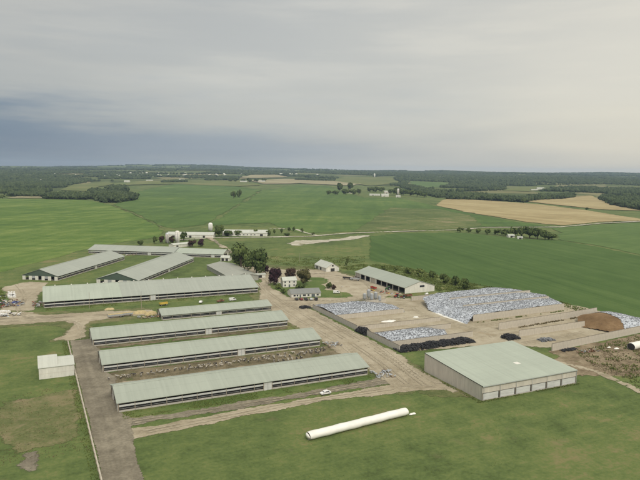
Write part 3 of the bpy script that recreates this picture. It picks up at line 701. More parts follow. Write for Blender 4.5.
# parlour wing off the wide barn
shed('parlour_wing', 'grey-roofed wing reaching back from the far end of the widest barn', 'barn', (172, 479, 0), R(90), 70, 25, 4.0, 0.2, 'roof_old', 'grey_wall', doors=((6, 9, 3), (30, 33, 3)), wins=((14, 1.5, 1.5, 1.2), (22, 1.5, 1.5, 1.2), (45, 1.5, 1.5, 1.2)))
p = at(249, 278.2)
shed('calf_shed', 'small white shed under the big shade trees', 'shed', (p.x, p.y, 0), R(-14), 14, 6, 2.8, 0.22, 'roof_white', 'white_wall', doors=((2, 5, 2.3), (8, 11, 2.3)))
p = at(220.5, 261)
shed('calf_shed', 'white open-front shed by the drive at the end of the cross barn', 'shed', (p.x, p.y, 0), R(-33), 9, 9, 3.4, 0.4, 'roof_white', 'white_wall', doors=((1, 3.6, 2.8), (5.2, 7.8, 2.8)))
# the big curtain-walled building (single slope)
def commodity_building():
    b = thing('storage_building', 'large square building with pale single-slope roof on the grass in front', 'building', (163, 188, 0))
    L, W, h0, h1 = 52.5, 40, 6.0, 8.6
    box('floor', 'slab', b, .2, .2, 0, L - .2, W - .2, .15)
    MB().prism([(0, 0, h0), (0, W, h1), (0, W, h1 + .2), (0, -.5, h0 + .17), (0, -.5, h0 - .03)], (L, 0, 0)).build('roof', 'roof_pale', b)
    MB().prism([(0, .151, 0), (0, W - .151, 0), (0, W - .151, h1 - .02), (0, .151, h0 - .0)], (.15, 0, 0)).build('side_wall', 'cream_wall', b)
    MB().prism([(L - .15, .151, 0), (L - .15, W - .151, 0), (L - .15, W - .151, h1 - .02), (L - .15, .151, h0)], (.15, 0, 0)).build('side_wall', 'cream_wall', b)
    box('back_wall', 'cream_wall', b, 0, W - .15, 0, L, W, h1 - .03)
    box('upper_wall', 'cream_wall', b, 0, 0, 3.1, L, .15, h0 - .02)
    n = 6
    for k in range(n):
        x0 = 0.35 + (L - .7) * k / n; x1 = 0.35 + (L - .7) * (k + 1) / n
        box('curtain_panel', 'curtain', b, x0 + (.45 if k else 0.0), .04, .25, x1 - (.45 if k < n - 1 else 0), .11, 2.95)
        if k: box('gap', 'dark', b, x0 - .42, .12, .0, x0 + .42, .14, 3.08)
    for k in range(n + 1): post(b, min(max(.2, .35 + (L - .7) * k / n), L - .2), -.02, 3.2)
    box('trim', 'dark', b, -.06, -.08, 3.0, L + .06, -.002, 3.12)
    for x in (-.1, L - .02): box('corner_trim', 'grey_wall', b, x, -.12, 0, x + .12, -.004, h0 - .05)
    MB().prism([(-.10, -.5, h0 - .05), (-.10, W, h1 - .02), (-.10, W, h1 + .24), (-.10, -.5, h0 + .21)], (.095, 0, 0)).build('barge_board', 'dark', b)
    box('plinth', 'concrete', b, -.08, -.16, 0, L + .08, -.122, .28)
    MB().box(-.1, -.66, h0 - .12, L + .1, -.51, h0 + .02).build('gutter', 'galv_dull', b)
    for k in range(n + 1):
        x = min(max(.5, .35 + (L - .7) * k / n), L - .5); MB().box(x - .06, -.62, 0, x + .06, -.52, h0 - .12).build('downpipe', 'galv_dull', b)
    for k in range(int(W / 1.25)):
        y = .6 + k * 1.25; zt = h0 + (h1 - h0) * y / W - .15; MB().box(-.035, y - .04, .1, -.002, y + .04, zt).build('cladding_rib', 'cream_wall', b)
    # skylight sheet on the roof slope
    z = lambda y: h0 + (h1 - h0) * y / W
    MB().prism([(31, 14, z(14) + .205), (33.6, 14, z(14) + .205), (33.6, 16.4, z(16.4) + .205), (31, 16.4, z(16.4) + .205)], (0, 0, .05)).build('skylight', 'white_wall', b)
commodity_building()
MB_ = MB
def small_items():
    # dark units outside the corner of the big building
    o = MB().box(-.9, -.6, 0, .9, .6, 1.7).box(-.6, .7, 0, .6, 1.9, 1.2).cyl((0, -.2, 1.7), (0, -.2, 1.95), .4, seg=10).build('pump_unit', 'dark'); o.location = (216.9, 191, 0)
    tag(o, 'dark machine unit beside the far front corner of the large square building', 'machine')
small_items()
# white shed beside the cattle lane
def milk_shed():
    b = shed('lane_shed', 'white metal shed with pale roof standing in grass beside the cattle lane', 'shed', (1.8, 285.5, 0), 0, 14.3, 15, 5.0, 0.24, 'roof_white', 'white_wall', oh=0.25)
    MB().prism([(-.3, .5, 5.0), (-.3, 14.5, 5.0), (-.3, 12.2, 7.2), (-.3, 7.5, 8.4), (-.3, 2.8, 7.2)], (8, 0, 0)).build('raised_roof', 'roof_white', b)
    box('door', 'grey_wall', b, 14.27, 3, 0.02, 14.36, 6.2, 3.4)
    box('base_trim', 'cream_wall', b, -.02, -.03, 2.3, 14.32, -.002, 2.4)
milk_shed()
# machine shed with open bays: local x along the open side, local y into the building
def machine_shed():
    a = at(405.6, 287.5, 4.6); c = at(360, 272, 4.6)
    L = 78.0; W = 27.0
    b = thing('machine_shed', 'long machine shed with green roof and row of open bays, by the corn field', 'shed', (255.0, 384.5 + L, 0), R(-90))
    e, rise = 4.6, 0.30
    box('floor', 'slab', b, .2, .2, 0, L - .2, W - .2, .12)
    roof_mesh('roof', 'roof_sage', b, -.5, L + .5, W, e, rise, .7, vent=False)
    box('back_wall', 'white_wall', b, 0, W - .15, 0, L, W, e)
    box('header', 'white_wall', b, .16, .02, e - .7, L - .16, .17, e - .05)
    for x in (0.0, L - .15):
        MB().prism([(x, 0, 0), (x, W - .151, 0), (x, W - .151, e), (x, W / 2, e + rise * W / 2 - .03), (x, 0, e)], (.15, 0, 0)).build('gable_wall', 'white_wall', b)
    n = 9
    for k in range(n + 1):
        x = .2 + (L - .4) * k / n
        w = 1.1 if k < 5 else .35
        box('pier', 'white_wall', b, max(.16, x - w), .03, 0, min(L - .16, x + w), .25, e - .71)
    for k in (0, 3): box('sliding_door', 'cream_wall', b, .2 + (L - .4) * k / n + 1.2, .30, 0.13, .2 + (L - .4) * (k + 1) / n - 1.2, .38, e - .75)
    f = box('window', 'white_paint', b, L - .02, W * .48, 3.9, L + .06, W * .66, 5.6); box('pane', 'glass', f, L + .061, W * .49, 4.0, L + .10, W * .65, 5.5)
    box('inner_wall', 'wood', b, 30, .4, .13, 30.2, W - .2, e)
machine_shed()
# old barn beyond the yard
shed('gambrel_barn', 'small pale barn alone at the edge of the meadow beyond the yard', 'barn', (243, 520.5, 0), R(-90), 25, 13, 3.6, 0.62, 'roof_white', 'white_wall', doors=((4, 7, 2.8), (12, 15, 2.8)), wdoors=((4.5, 8.5, 0, 3.0, 1), (5.6, 7.4, 4.6, 1.5, 1)))
# houses
p = at(291.5, 298)
shed('ranch_house', 'long low white house with grey shingle roof and cars parked in front', 'house', (p.x, p.y, 0), R(-9), 22, 13, 2.9, 0.36, 'roof_shingle', 'white_wall', doors=((6, 7.1, 2.2), (15, 17.6, 2.3)),
     wins=((1.5, 1.0, 1.6, 1.2), (3.8, 1.0, 1.2, 1.2), (8.5, 1.0, 2.2, 1.2), (12, 1.0, 1.4, 1.2), (18.8, 1.0, 1.6, 1.2)), door_mat='shutter', base='concrete')
p = at(283, 287.5)
shed('farmhouse', 'two-storey white farmhouse between the garden trees behind the low house', 'house', (p.x, p.y, 0), R(-9), 11, 8, 5.4, 0.55, 'roof_white', 'white_wall', doors=((4.6, 5.8, 2.2),),
     wins=((1.2, .9, 1, 1.4), (8.4, .9, 1, 1.4), (1.2, 3.5, 1, 1.3), (4.8, 3.5, 1, 1.3), (8.4, 3.5, 1, 1.3)), door_mat='shutter')
# neighbouring farmstead along the road
p = at(166.5, 237.5)
shed('dairy_barn', 'long low white-roofed barn across the drive, with silos at its end', 'barn', (p.x, p.y, 0), R(-YAW + 2), 62, 24, 4.0, 0.22, 'roof_white', 'white_wall', doors=((8, 11, 3), (30, 33, 3), (48, 51, 3)), wins=tuple((14 + 4 * k, 1.4, 1.4, 1.1) for k in range(4)))
p = at(222, 236)
shed('dairy_barn', 'long white-roofed barn beside the road, behind a row of small trees', 'barn', (p.x, p.y, 0), R(-YAW + 3), 62, 26, 4.6, 0.24, 'roof_white', 'white_wall', doors=((5, 9, 3.4), (52, 56, 3.4)), wins=tuple((14 + 5 * k, 1.6, 1.6, 1.2) for k in range(7)))
p = at(173.5, 248)
shed('link_shed', 'small pale-roofed shed between the cross barn and the silos', 'shed', (p.x, p.y, 0), R(25), 26, 9, 3.4, 0.3, 'roof_white', 'white_wall', doors=((4, 7, 2.6),))
def silo(label, p, r, h, mat, dome=True, capmat='galv'):
    b = thing('silo', label, 'silo', (p.x, p.y, p.z))
    MB().cyl((0, 0, 0), (0, 0, h), r, r, 20).build('shaft', mat, b, True)
    m = MB(); n = 5
    for k in range(n):
        a0, a1 = k / n * math.pi / 2, (k + 1) / n * math.pi / 2
        m.cyl((0, 0, h + r * .75 * math.sin(a0)), (0, 0, h + r * .75 * math.sin(a1)), r * math.cos(a0), max(.05, r * math.cos(a1)), 20, caps=False)
    m.build('dome', capmat, b, True)
    MB().box(-.3, -r - .5, 0, .3, -r + .05, h).build('chute', 'galv_dull', b)
    for k in range(1, 6): MB().cyl((0, 0, h * k / 6 - .06), (0, 0, h * k / 6 + .06), r + .05, seg=20).build('hoop', 'galv_dull', b)
silo('tall white stave silo beside the low white-roofed barn', at(177.5, 243.2), 2.9, 13.5, 'white_wall', capmat='white_wall')
silo('grey weathered silo at the field end of the low white-roofed barn', at(167.5, 243), 2.6, 11, 'concrete_grey')
silo('white domed silo rising behind the two white-roofed roadside barns', at(210.5, 231), 3.2, 10, 'white_wall', capmat='white_paint')

# feed bins in the yard
def feed_bins():
    lab = ['galvanised feed bin nearest the low house in the yard cluster', 'second galvanised feed bin from the low house in the yard cluster', 'middle galvanised feed bin of the yard cluster', 'fourth galvanised feed bin of the yard cluster', 'galvanised feed bin nearest the machine shed in the yard cluster']
    root0 = None
    sh = MB().cyl((0, 0, 2.6), (0, 0, 6.3), 1.35, seg=14).mesh('shell', 'galv'); ho = MB().cyl((0, 0, .9), (0, 0, 2.6), .3, 1.35, 14, caps=False).mesh('hopper', 'galv')
    rf = MB().cyl((0, 0, 6.3), (0, 0, 7.1), 1.45, .3, 14).mesh('lid', 'galv_dull'); lg = MB().cyl((0, 0, 0), (0, 0, 3.0), .09, seg=5).mesh('leg', 'galv_dull')
    for k, (px, py) in enumerate(((364.5, 301), (368.5, 300), (371.5, 302.5), (375.5, 301.5), (379.5, 302.5))):
        q = at(px, py); b = thing('feed_bin', lab[k], 'feed bin', q, 0, 'feed bins in the yard'); b.scale = [(.95, .95, .8), (1, 1, 1.12), (.95, .95, .95), (1, 1, 1), (.9, .9, .72)][k]
        link('shell', sh, b); link('hopper', ho, b); link('lid', rf, b)
        for j in range(4):
            a = math.pi / 4 + j * math.pi / 2; link('leg', lg, b, (1.3 * math.cos(a), 1.3 * math.sin(a), 0))
feed_bins()

# ------------------------------------------------------------------ bunker silos
def tyre_mesh():
    V, F = [], []; A, Bn = 8, 4
    for i in range(A):
        for j in range(Bn):
            a = 2 * math.pi * i / A; b_ = 2 * math.pi * j / Bn + .78
            r = .40 + .15 * math.cos(b_); V.append((r * math.cos(a), r * math.sin(a), .13 + .14 * math.sin(b_)))
    for i in range(A):
        for j in range(Bn): F.append((i * Bn + j, ((i + 1) % A) * Bn + j, ((i + 1) % A) * Bn + (j + 1) % Bn, i * Bn + (j + 1) % Bn))
    return np.array(V), np.array(F)
TV, TF = tyre_mesh()
def tyres(name, loc, parent=None, mat='tyre_grey', scale=1.0, flat=True):
    n = len(loc); sc = np.ones((n, 3)) * scale * RNG.uniform(.8, 1.25, (n, 1))
    V, F = stack(TV, TF, loc, sc, RNG.uniform(0, 6.28, n), RNG.uniform(-.15, .15, n) if flat else RNG.uniform(-1.5, 1.5, n))
    o = link(name, np_mesh(name, V, F, mat), parent); o['kind'] = 'stuff'; return o
def cover(label, poly, zf, spacing, hole=None, mat='plastic', density=0.62, grid=1.2):
    """plastic sheet over silage, weighed down with tyres"""
    P = np.array(poly); x0, y0 = P.min(0); x1, y1 = P.max(0)
    nx, ny = int((x1 - x0) / grid) + 2, int((y1 - y0) / grid) + 2
    gx, gy = np.meshgrid(np.linspace(x0, x1, nx), np.linspace(y0, y1, ny)); Z = zf(gx, gy) + (fbm(gx / 2.5, gy / 2.5, 8, 2) - .5) * .5
    V = np.stack([gx, gy, Z], -1).reshape(-1, 3)
    i, j = np.meshgrid(np.arange(ny - 1), np.arange(nx - 1), indexing='ij')
    F = np.stack([i * nx + j, i * nx + j + 1, (i + 1) * nx + j + 1, (i + 1) * nx + j], -1).reshape(-1, 4)
    keep = inside(V[F].mean(1)[:, :2], poly); F = F[keep]
    used = np.unique(F); mp = -np.ones(len(V), int); mp[used] = np.arange(len(used))
    o = link('silage_cover', np_mesh('silage_cover', V[used], mp[F], mat, True)); tag(o, label, 'silage cover', 'tyre-covered silage clamps')
    sx, sy = np.meshgrid(np.arange(x0, x1, spacing), np.arange(y0, y1, spacing * .9)); sx = sx + (np.arange(sx.shape[0])[:, None] % 2) * spacing / 2
    Q = np.stack([sx.ravel(), sy.ravel()], -1) + RNG.uniform(-.28, .28, (sx.size, 2)); Q = Q[inside(Q, poly)]
    Q = Q[RNG.random(len(Q)) < density]
    z = zf(Q[:, 0], Q[:, 1]) + (fbm(Q[:, 0] / 2.5, Q[:, 1] / 2.5, 8, 2) - .5) * .5 + .02
    tyres('tyres', np.column_stack([Q, z]), o, scale=.62); return o
def conc_wall(label, x0, y0, x1, y1, h, t=0.35, name='bunker_wall', mat='concrete', panel=3.0):
    """precast bunker wall: a row of panels with buttress feet"""
    L = math.hypot(x1 - x0, y1 - y0); b = thing(name, label, 'wall', (x0, y0, 0), math.atan2(y1 - y0, x1 - x0), 'concrete bunker silo walls')
    n = max(1, round(L / panel)); w = L / n
    me = MB().prism([(.015, -t * .85, 0), (.015, t * .85, 0), (.015, t * .4, h), (.015, -t * .4, h)], (w - .03, 0, 0)).mesh('panel', mat)
    cp = MB().box(.01, -t * .5, h, w - .01, t * .5, h + .12).mesh('coping', 'concrete_dark')
    for k in range(n):
        q = link('panel', me, b, (k * w, RNG.uniform(-.03, .03), RNG.uniform(-.06, .03)))
        link('coping', cp, q)
    return b
solid('concrete_dark', (0.17, 0.145, 0.11), 0.95, 0.25, 0.6)
cw = conc_wall
cw('end wall of the first covered bunker, facing the yard and the low house', 169.5, 334.5, 169.5, 365, 3.0, mat='concrete_grey')
cw('end wall of the first empty bunker, between the covered one and the dark tyre stack', 169.5, 304, 169.5, 334.2, 3.0, mat='concrete_grey')
cw('end wall of the second covered bunker, nearest the large square building', 169.5, 259, 169.5, 292.5, 3.2, mat='concrete_grey')
cw('back wall of the first covered bunker, under the feed bins', 170, 364.6, 226, 364.6, 2.4)
cw('wall dividing the first covered bunker from the empty one', 170, 331.5, 219, 331.5, 3.0)
cw('wall between the two empty bunkers, with pale scraps behind it', 170, 304, 228, 304, 2.6)
cw('back wall of the second covered bunker', 170, 287, 223, 287, 3.0)
cw('near wall of the second covered bunker, behind the heap of tyres', 170, 267, 223, 267, 3.2)
cw('tall near wall of the biggest tyre-covered clamp', 246, 295, 326, 298, 4.2)
cw('tall bare wall between the biggest clamp and the brown heap', 247, 273, 336, 280, 4.2)
cw('bare wall ending at the brown silage heap', 247, 256.5, 300, 258, 3.8)
cw('long front bunker wall beside the rough brown ground', 243, 228.5, 352, 239, 4.0, t=.45)
cw('back wall of the biggest clamp along the weedy field edge', 245, 361, 326, 364, 3.2)
def z1(x, y): return 2.7 + .9 * np.sin(np.clip((y - 332) / 32, 0, 1) * math.pi) - ss(x, 200, 222) * 2.6
cover('tyre-covered silage behind the yard wall, below the feed bins', [(170.2, 332.2), (221, 332.2), (223, 350), (221, 364), (170.2, 364)], z1, 1.0)
def z2(x, y): return 2.9 + .5 * np.sin(np.clip((y - 267) / 20, 0, 1) * math.pi) - ss(x, 200, 220) * 2.8
cover('tyre-covered silage behind the long heap of dark tyres', [(170.2, 267.7), (206, 267.7), (218, 286.2), (170.2, 286.2)], z2, 1.0)
def z3(x, y):
    s = np.clip((y - 295) / 66, 0, 1); crown = 4.0 + .35 * np.abs(np.sin(s * 3 * math.pi))
    w = fbm(x / 6, y / 6, 4, 2) * 6
    return .1 + crown * ss(x + w, 238, 252 ) - ss(x, 318, 345) * 1.5
cover('biggest tyre-covered silage clamp with white plastic edge, by the corn field', [(238, 291), (247, 295.7), (325, 298.6), (341, 330), (332, 356), (322, 362.5), (266, 360), (247, 350), (238.5, 331)], z3, 1.08, density=.62)
cw('nearer dividing wall showing through the biggest tyre-covered clamp', 256, 317.2, 332, 317.8, 5.0)
cw('farther dividing wall showing through the biggest tyre-covered clamp', 262, 339.2, 336, 339.8, 5.0)
def z4(x, y): return .1 + 4.6 * np.exp(-(((x - 323) / 20) ** 4 + ((y - 259) / 17) ** 4)) + .4 * (fbm(x / 3, y / 3, 12, 2) - .5)
def heap_mesh(name, poly, zf, mat, label, cat, grid=.9):
    P = np.array(poly); x0, y0 = P.min(0); x1, y1 = P.max(0); nx, ny = int((x1 - x0) / grid) + 2, int((y1 - y0) / grid) + 2
    gx, gy = np.meshgrid(np.linspace(x0, x1, nx), np.linspace(y0, y1, ny)); V = np.stack([gx, gy, zf(gx, gy)], -1).reshape(-1, 3)
    i, j = np.meshgrid(np.arange(ny - 1), np.arange(nx - 1), indexing='ij'); F = np.stack([i * nx + j, i * nx + j + 1, (i + 1) * nx + j + 1, (i + 1) * nx + j], -1).reshape(-1, 4)
    F = F[inside(V[F].mean(1)[:, :2], poly)]; o = link(name, np_mesh(name, V, F, mat, True)); return tag(o, label, cat)
heap_mesh('silage_heap', [(297, 258.5), (303, 241), (322, 240.5), (344, 246), (344, 272), (325, 277), (307, 270)], z4, 'silage', 'bare brown silage heap between two bunker walls', 'heap')
cover('tyre-covered back of the brown silage heap', [(313, 240.2), (346, 242), (352, 262), (342, 277.5), (326, 276.8), (326, 264), (321, 250)], lambda x, y: z4(x, y) + .25, 1.15)
def tyre_heap(label, c, L, W, h, n, rz=0, mat='rubber'):
    t = RNG.uniform(-.5, .5, n); s = RNG.uniform(-.5, .5, n) ; lump = .55 + .45 * vnoise(t * L / 3, s * 0, 3)
    prof = np.sqrt(np.clip(1 - (2 * s) ** 2, 0, 1)) * np.sqrt(np.clip(1 - np.abs(2 * t) ** 5, 0, 1)) * h * lump
    z = prof * np.sqrt(RNG.random(n)) ; c_, s_ = math.cos(rz), math.sin(rz)
    X = t * L; Yv = s * W
    o = tyres('tyre_heap', np.column_stack([c[0] + X * c_ - Yv * s_, c[1] + X * s_ + Yv * c_, z]), None, mat, 1.15, False)
    o['kind'] = 'thing'; tag(o, label, 'tyre heap', 'heaps of loose tyres'); return o
tyre_heap('long heap of dark tyres along the near bunker wall', (193, 260.5), 48, 8, 3.0, 1300)
tyre_heap('short block of dark tyres in the gap of the bunker end walls', (170.2, 298), 11, 4.5, 4.2, 320, R(90))
tyre_heap('small dark tyre heap at the yard corner of the first bunker', (165.5, 369), 7, 5, 1.6, 120)
tyre_heap('round dark tyre heap behind the large square building', at(510.5, 338.5), 9, 7, 3.0, 220)
tyre_heap('small brownish tyre heap beside the front bunker wall', at(546, 340.5), 9, 5, 1.7, 120, mat='tyre_grey')
tyre_heap('flat scatter of tyres at the foot of the front bunker wall', at(569, 350.5), 10, 3, 1.2, 70)
tyre_heap('dark tyre clump beside the top of the brown silage heap', (321, 281.5), 7, 4, 3.0, 90)
# plastic scraps
def scrap(label, p, L, W, mat='bag'):
    m = MB(); n = 7
    pts = [(L / 2 * (.6 + .5 * random.random()) * math.cos(2 * math.pi * k / 12), W / 2 * (.6 + .5 * random.random()) * math.sin(2 * math.pi * k / 12)) for k in range(12)]
    c = len(m.v); m.v += [(x, y, .04) for x, y in pts] + [(x * .55 + random.uniform(-.2, .2), y * .55, .25 + .4 * random.random()) for x, y in pts] + [(0, 0, .35)]
    for k in range(12):
        j = (k + 1) % 12; m.f += [(c + k, c + j, c + 12 + j, c + 12 + k), (c + 12 + k, c + 12 + j, c + 24)]; m.mi += [0, 0]
    o = m.build('plastic_sheet', mat, None, True); o.location = (p[0], p[1], p[2] + .17 if len(p) > 2 else .17); tag(o, label, 'plastic sheet', 'crumpled white plastic')
scrap('loose white plastic edge folded along the yard side of the biggest clamp', ((238.2, 311, 0)), 4, 40)
scrap('crumpled white plastic lying on the floor of an empty bunker', at(389, 321.5), 11, 5)
scrap('small white scrap on the grass just past the end of the long silage bag', at(412, 414.5), 3.4, 1.8)
scrap('white plastic scrap beside the dark open end of the silage bag', at(616.5, 349), 4, 2)
scrap('small pale scrap on the rough brown ground', at(609, 348), 3, 1.2)
scrap('pale plastic scrap on the bunker floor below the empty bay', at(416, 317.5), 5, 3)
def silage_bag(label, a, b, r):
    a = Vector(a); b = Vector(b); L = (b - a).length; o = thing('silage_bag', label, 'silage bag', (a.x, a.y, 0), math.atan2(b.y - a.y, b.x - a.x))
    m = MB(); n = int(L / 1.5); seg = 14; rings = []
    for i in range(n + 1):
        t = i / n; rr = r * (1 + .03 * math.sin(i * 1.7)) * (1 if 0 < i < n else .93)
        base = len(m.v); rings.append(base)
        for k in range(seg):
            q = 2 * math.pi * k / seg; m.v.append((L * t, rr * 1.12 * math.cos(q) + .1 * math.sin(i * .9), max(0, r * .86 + rr * .86 * math.sin(q))))
    for i in range(n):
        for k in range(seg): m.f.append((rings[i] + k, rings[i] + (k + 1) % seg, rings[i + 1] + (k + 1) % seg, rings[i + 1] + k)); m.mi.append(0)
    m.build('bag', 'bag', o, True)
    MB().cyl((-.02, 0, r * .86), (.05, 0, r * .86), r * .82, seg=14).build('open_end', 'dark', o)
    MB().cyl((L - .05, 0, r * .86), (L + .5, 0, r * .7), r * .85, r * .4, seg=14).build('tied_end', 'bag', o, True)
silage_bag('white silage bag with dark open end on rough ground beside the front bunker wall', (283.5, 213.5), (345, 219), 2.2)
silage_bag('long white silage bag lying in the near grass below the white car', (127, 188.5), (84, 183.6), 1.6)

# ------------------------------------------------------------------ lane fence, poles
def lane_fence():
    b = thing('lane_fence', 'concrete kerb and post fence along the grass side of the cattle lane', 'fence', (16.4, 120, 0))
    n = 45; L = 224.0
    pm = MB().box(-.12, -.12, 0, .12, .12, 1.35).mesh('post', 'timber')
    km = MB().box(-.22, 0.01, 0, .22, L / n - .01, .5).mesh('kerb', 'concrete')
    for k in range(n):
        link('post', pm, b, (0, k * L / n, 0)); link('kerb', km, b, (.35, k * L / n, 0))
    for z in (.7, 1.15): MB().box(-.04, 0, z - .07, .04, L, z + .07).build('rail', 'timber', b)
lane_fence()
def pole(label, p, h=12.0, arm=True, lamp=False):
    o = thing('utility_pole', label, 'pole', (p[0], p[1], 0), 0, 'poles around the farm')
    MB().cyl((0, 0, 0), (0, 0, h), .17, .11, 8).build('mast', 'timber', o)
    if arm:
        MB().box(-1.2, -.09, h - .9, 1.2, .09, h - .72).build('crossarm', 'timber', o)
        for x in (-1.05, -.4, .4, 1.05): MB().cyl((x, 0, h - .72), (x, 0, h - .45), .06, seg=6).build('insulator', 'white_paint', o)
    if lamp:
        MB().cyl((0, 0, h - .3), (0, -1.6, h + .1), .05, seg=5).build('lamp_arm', 'galv_dull', o); MB().box(-.18, -2.1, h, .18, -1.4, h + .16).build('lamp_head', 'galv', o)
pole('pole in front of the pale end of the widest barn', at(89.5, 308.5), 11, False, True)
pole('pole in front of the grey half of the widest barn, near the hay piles', at(141.5, 309.5), 12, False, True)
pole('pole standing in the yard beyond the low house', at(324, 284), 10, True)
pole('thin pole in the meadow behind the garden trees', at(299.5, 262), 9, False)
pole('pole by the white trailer on the yard lawn', at(341, 297), 8, False, True)

# ------------------------------------------------------------------ vehicles and machines
def wheel(parent, x, y, r, w):
    t = MB().cyl((x, y - w / 2, r), (x, y + w / 2, r), r, seg=14).build('wheel', 'rubber', parent)
    MB().cyl((x, y - w / 2 - .02, r), (x, y + w / 2 + .02, r), r * .55, seg=10).build('rim', 'galv_dull', t)
def car(label, p, rz, paint, kind='car', group=None):
    o = thing(kind, label, kind, (p[0], p[1], .18), rz, group)
    if kind == 'pickup':
        prof = [(-2.7, .45), (-2.7, 1.05), (-.5, 1.08), (-.35, 1.1), (-.1, 1.72), (1.0, 1.75), (1.45, 1.15), (2.55, 1.0), (2.7, .8), (2.7, .42)]; gl = [(-.2, 1.14), (0, 1.66), (.95, 1.68), (1.3, 1.14)]
    elif kind == 'van':
        prof = [(-2.5, .4), (-2.5, 1.9), (-2.3, 2.05), (1.2, 2.05), (1.8, 1.3), (2.45, 1.05), (2.5, .4)]; gl = [(.2, 1.3), (.2, 1.85), (1.15, 1.85), (1.6, 1.3)]
    else:
        prof = [(-2.2, .38), (-2.25, .95), (-1.7, 1.08), (-1.1, 1.48), (.4, 1.5), (1.05, 1.02), (2.05, .88), (2.25, .65), (2.25, .35)]; gl = [(-1.45, 1.05), (-1.0, 1.42), (.35, 1.43), (.9, 1.03)]
    w = .9
    MB().prism([(x, -w, z) for x, z in prof], (0, 2 * w, 0)).build('body', paint, o)
    for s in (-1, 1): MB().prism([(x, s * (w + .012) - .01, z) for x, z in gl], (0, .02, 0)).build('side_window', 'glass', o)
    a, b = (gl[-2], gl[-1]); MB().quad((a[0] + .09, -.75, a[1] + .0), (b[0] + .18, -.8, b[1]), (b[0] + .18, .8, b[1]), (a[0] + .09, .75, a[1])).build('windscreen', 'glass', o)
    for x in (-1.45, 1.45):
        for y in (-.82, .82): wheel(o, x, y, .34, .24)
    for y in (-.6, .6): box('headlight', 'white_paint', o, prof[-1][0] - .02, y - .16, .62, prof[-1][0] + .03, y + .16, .76)
    return o
def tractor(label, p, rz, paint):
    o = thing('tractor', label, 'tractor', (p[0], p[1], .12), rz)
    MB().prism([(0, -.4, .8), (2.1, -.4, .8), (2.2, -.4, 1.5), (1.9, -.4, 1.7), (0, -.4, 1.75)], (0, .8, 0)).build('hood', paint, o)
    MB().prism([(-1.3, -.75, 1.0), (.1, -.75, 1.0), (.15, -.75, 2.0), (-.05, -.75, 2.7), (-1.2, -.75, 2.7)], (0, 1.5, 0)).build('cab', 'glass', o)
    box('cab_roof', paint, o, -1.35, -.85, 2.7, .1, .85, 2.86)
    for y in (-1, 1): wheel(o, -.7, y * .95, .9, .5); wheel(o, 1.6, y * .8, .55, .35)
    MB().cyl((1.1, .25, 1.7), (1.1, .25, 2.6), .06, seg=6).build('exhaust', 'dark', o)
def wagon(label, p, rz, paint, L=6.0, load=None, cat='wagon'):
    o = thing('farm_wagon', label, cat, (p[0], p[1], .1), rz)
    MB().box(-L / 2, -1.2, .9, L / 2, 1.2, 1.05).build('bed', 'wood', o)
    for y in (-1.2, 1.12): box('side_board', paint, o, -L / 2, y, 1.05, L / 2, y + .08, 2.0)
    for x in (-L / 2, L / 2 - .08): box('end_board', paint, o, x, -1.1, 1.05, x + .08, 1.1, 2.2)
    MB().cyl((L / 2, 0, .8), (L / 2 + 1.8, 0, .5), .07, seg=5).build('drawbar', 'dark', o)
    for x in (-L * .33, L * .33):
        for y in (-1, 1): wheel(o, x, y, .42, .25)
    if load: MB().prism([(-L / 2 + .1, -1.05, 1.2), (-L / 2 + .1, 1.05, 1.2), (-L / 2 + .1, .5, 2.4), (-L / 2 + .1, -.5, 2.4)], (L - .2, 0, 0)).build('load', load, o)
car('white car driving on the dirt lane in front of the nearest barn', at(325.5, 394.5), R(183), 'white_paint')
for k, (px, pn, kd, lb) in enumerate([(296.5, 'black_paint', 'car', 'black car at the lane end of the row parked before the low house'), (301, 'maroon_paint', 'car', 'maroon car second in the row parked before the low house'),
        (306, 'black_paint', 'pickup', 'black pickup in the middle of the row before the low house'), (311, 'silver_paint', 'car', 'silver car fourth in the row parked before the low house'), (316, 'black_paint', 'van', 'dark van at the lawn end of the row before the low house')]):
    car(lb, at(px, 300.2), R(80 + random.uniform(-6, 6)), pn, kd, 'vehicles parked before the low house')
car('white van parked on the grass between the widest barn and the short narrow barn', at(232.5, 300.8), R(10), 'white_paint', 'van')
car('brown pickup parked between the widest barn and the short narrow barn', at(220.5, 302), R(14), 'brown_paint', 'pickup')
car('white car parked alone midway along the grass before the widest barn', at(201, 303), R(60), 'white_paint', 'car')
car('blue car parked among the clutter at the edge of the dirt lane', at(15.5, 303.5), R(20), 'blue_paint', 'car')
car('white trailer van on the yard lawn beyond the low house', at(336.5, 293.5), R(-22), 'white_paint', 'van')
wagon('yellow wagon at the end of the short narrow barn', at(163.5, 305.5), R(12), 'yellow_paint', 5.5)
wagon('long grey feed wagon by the dirt lane in front of the widest barn', at(115.5, 317.5), R(6), 'galv_dull', 9, 'straw')
wagon('grey feed wagon with hay just behind the long grey one', at(127, 316), R(6), 'galv_dull', 7, 'straw')
wagon('dark flat wagon parked across the yard from the machine shed', at(347, 279.5), R(-40), 'dark', 7)
wagon('grey grain wagon beside the dark flat one in the yard', at(355, 280.5), R(-48), 'galv', 8)
wagon('red gravity wagon before the bays of the machine shed', at(373.5, 289.5), R(-80), 'red_paint', 5)
tractor('red tractor at the lower end of the machine shed', at(396.5, 297.5), R(200), 'red_paint')
tractor('green tractor standing in the apron before the machine shed', at(388, 290), R(170), 'green_paint')
tractor('dark red tractor beside the gable of the machine shed', at(403, 298.5), R(150), 'maroon_paint')
wagon('rusty implement trailer between the two tractors by the machine shed', at(408.5, 297.3), R(10), 'brown_paint', 5)
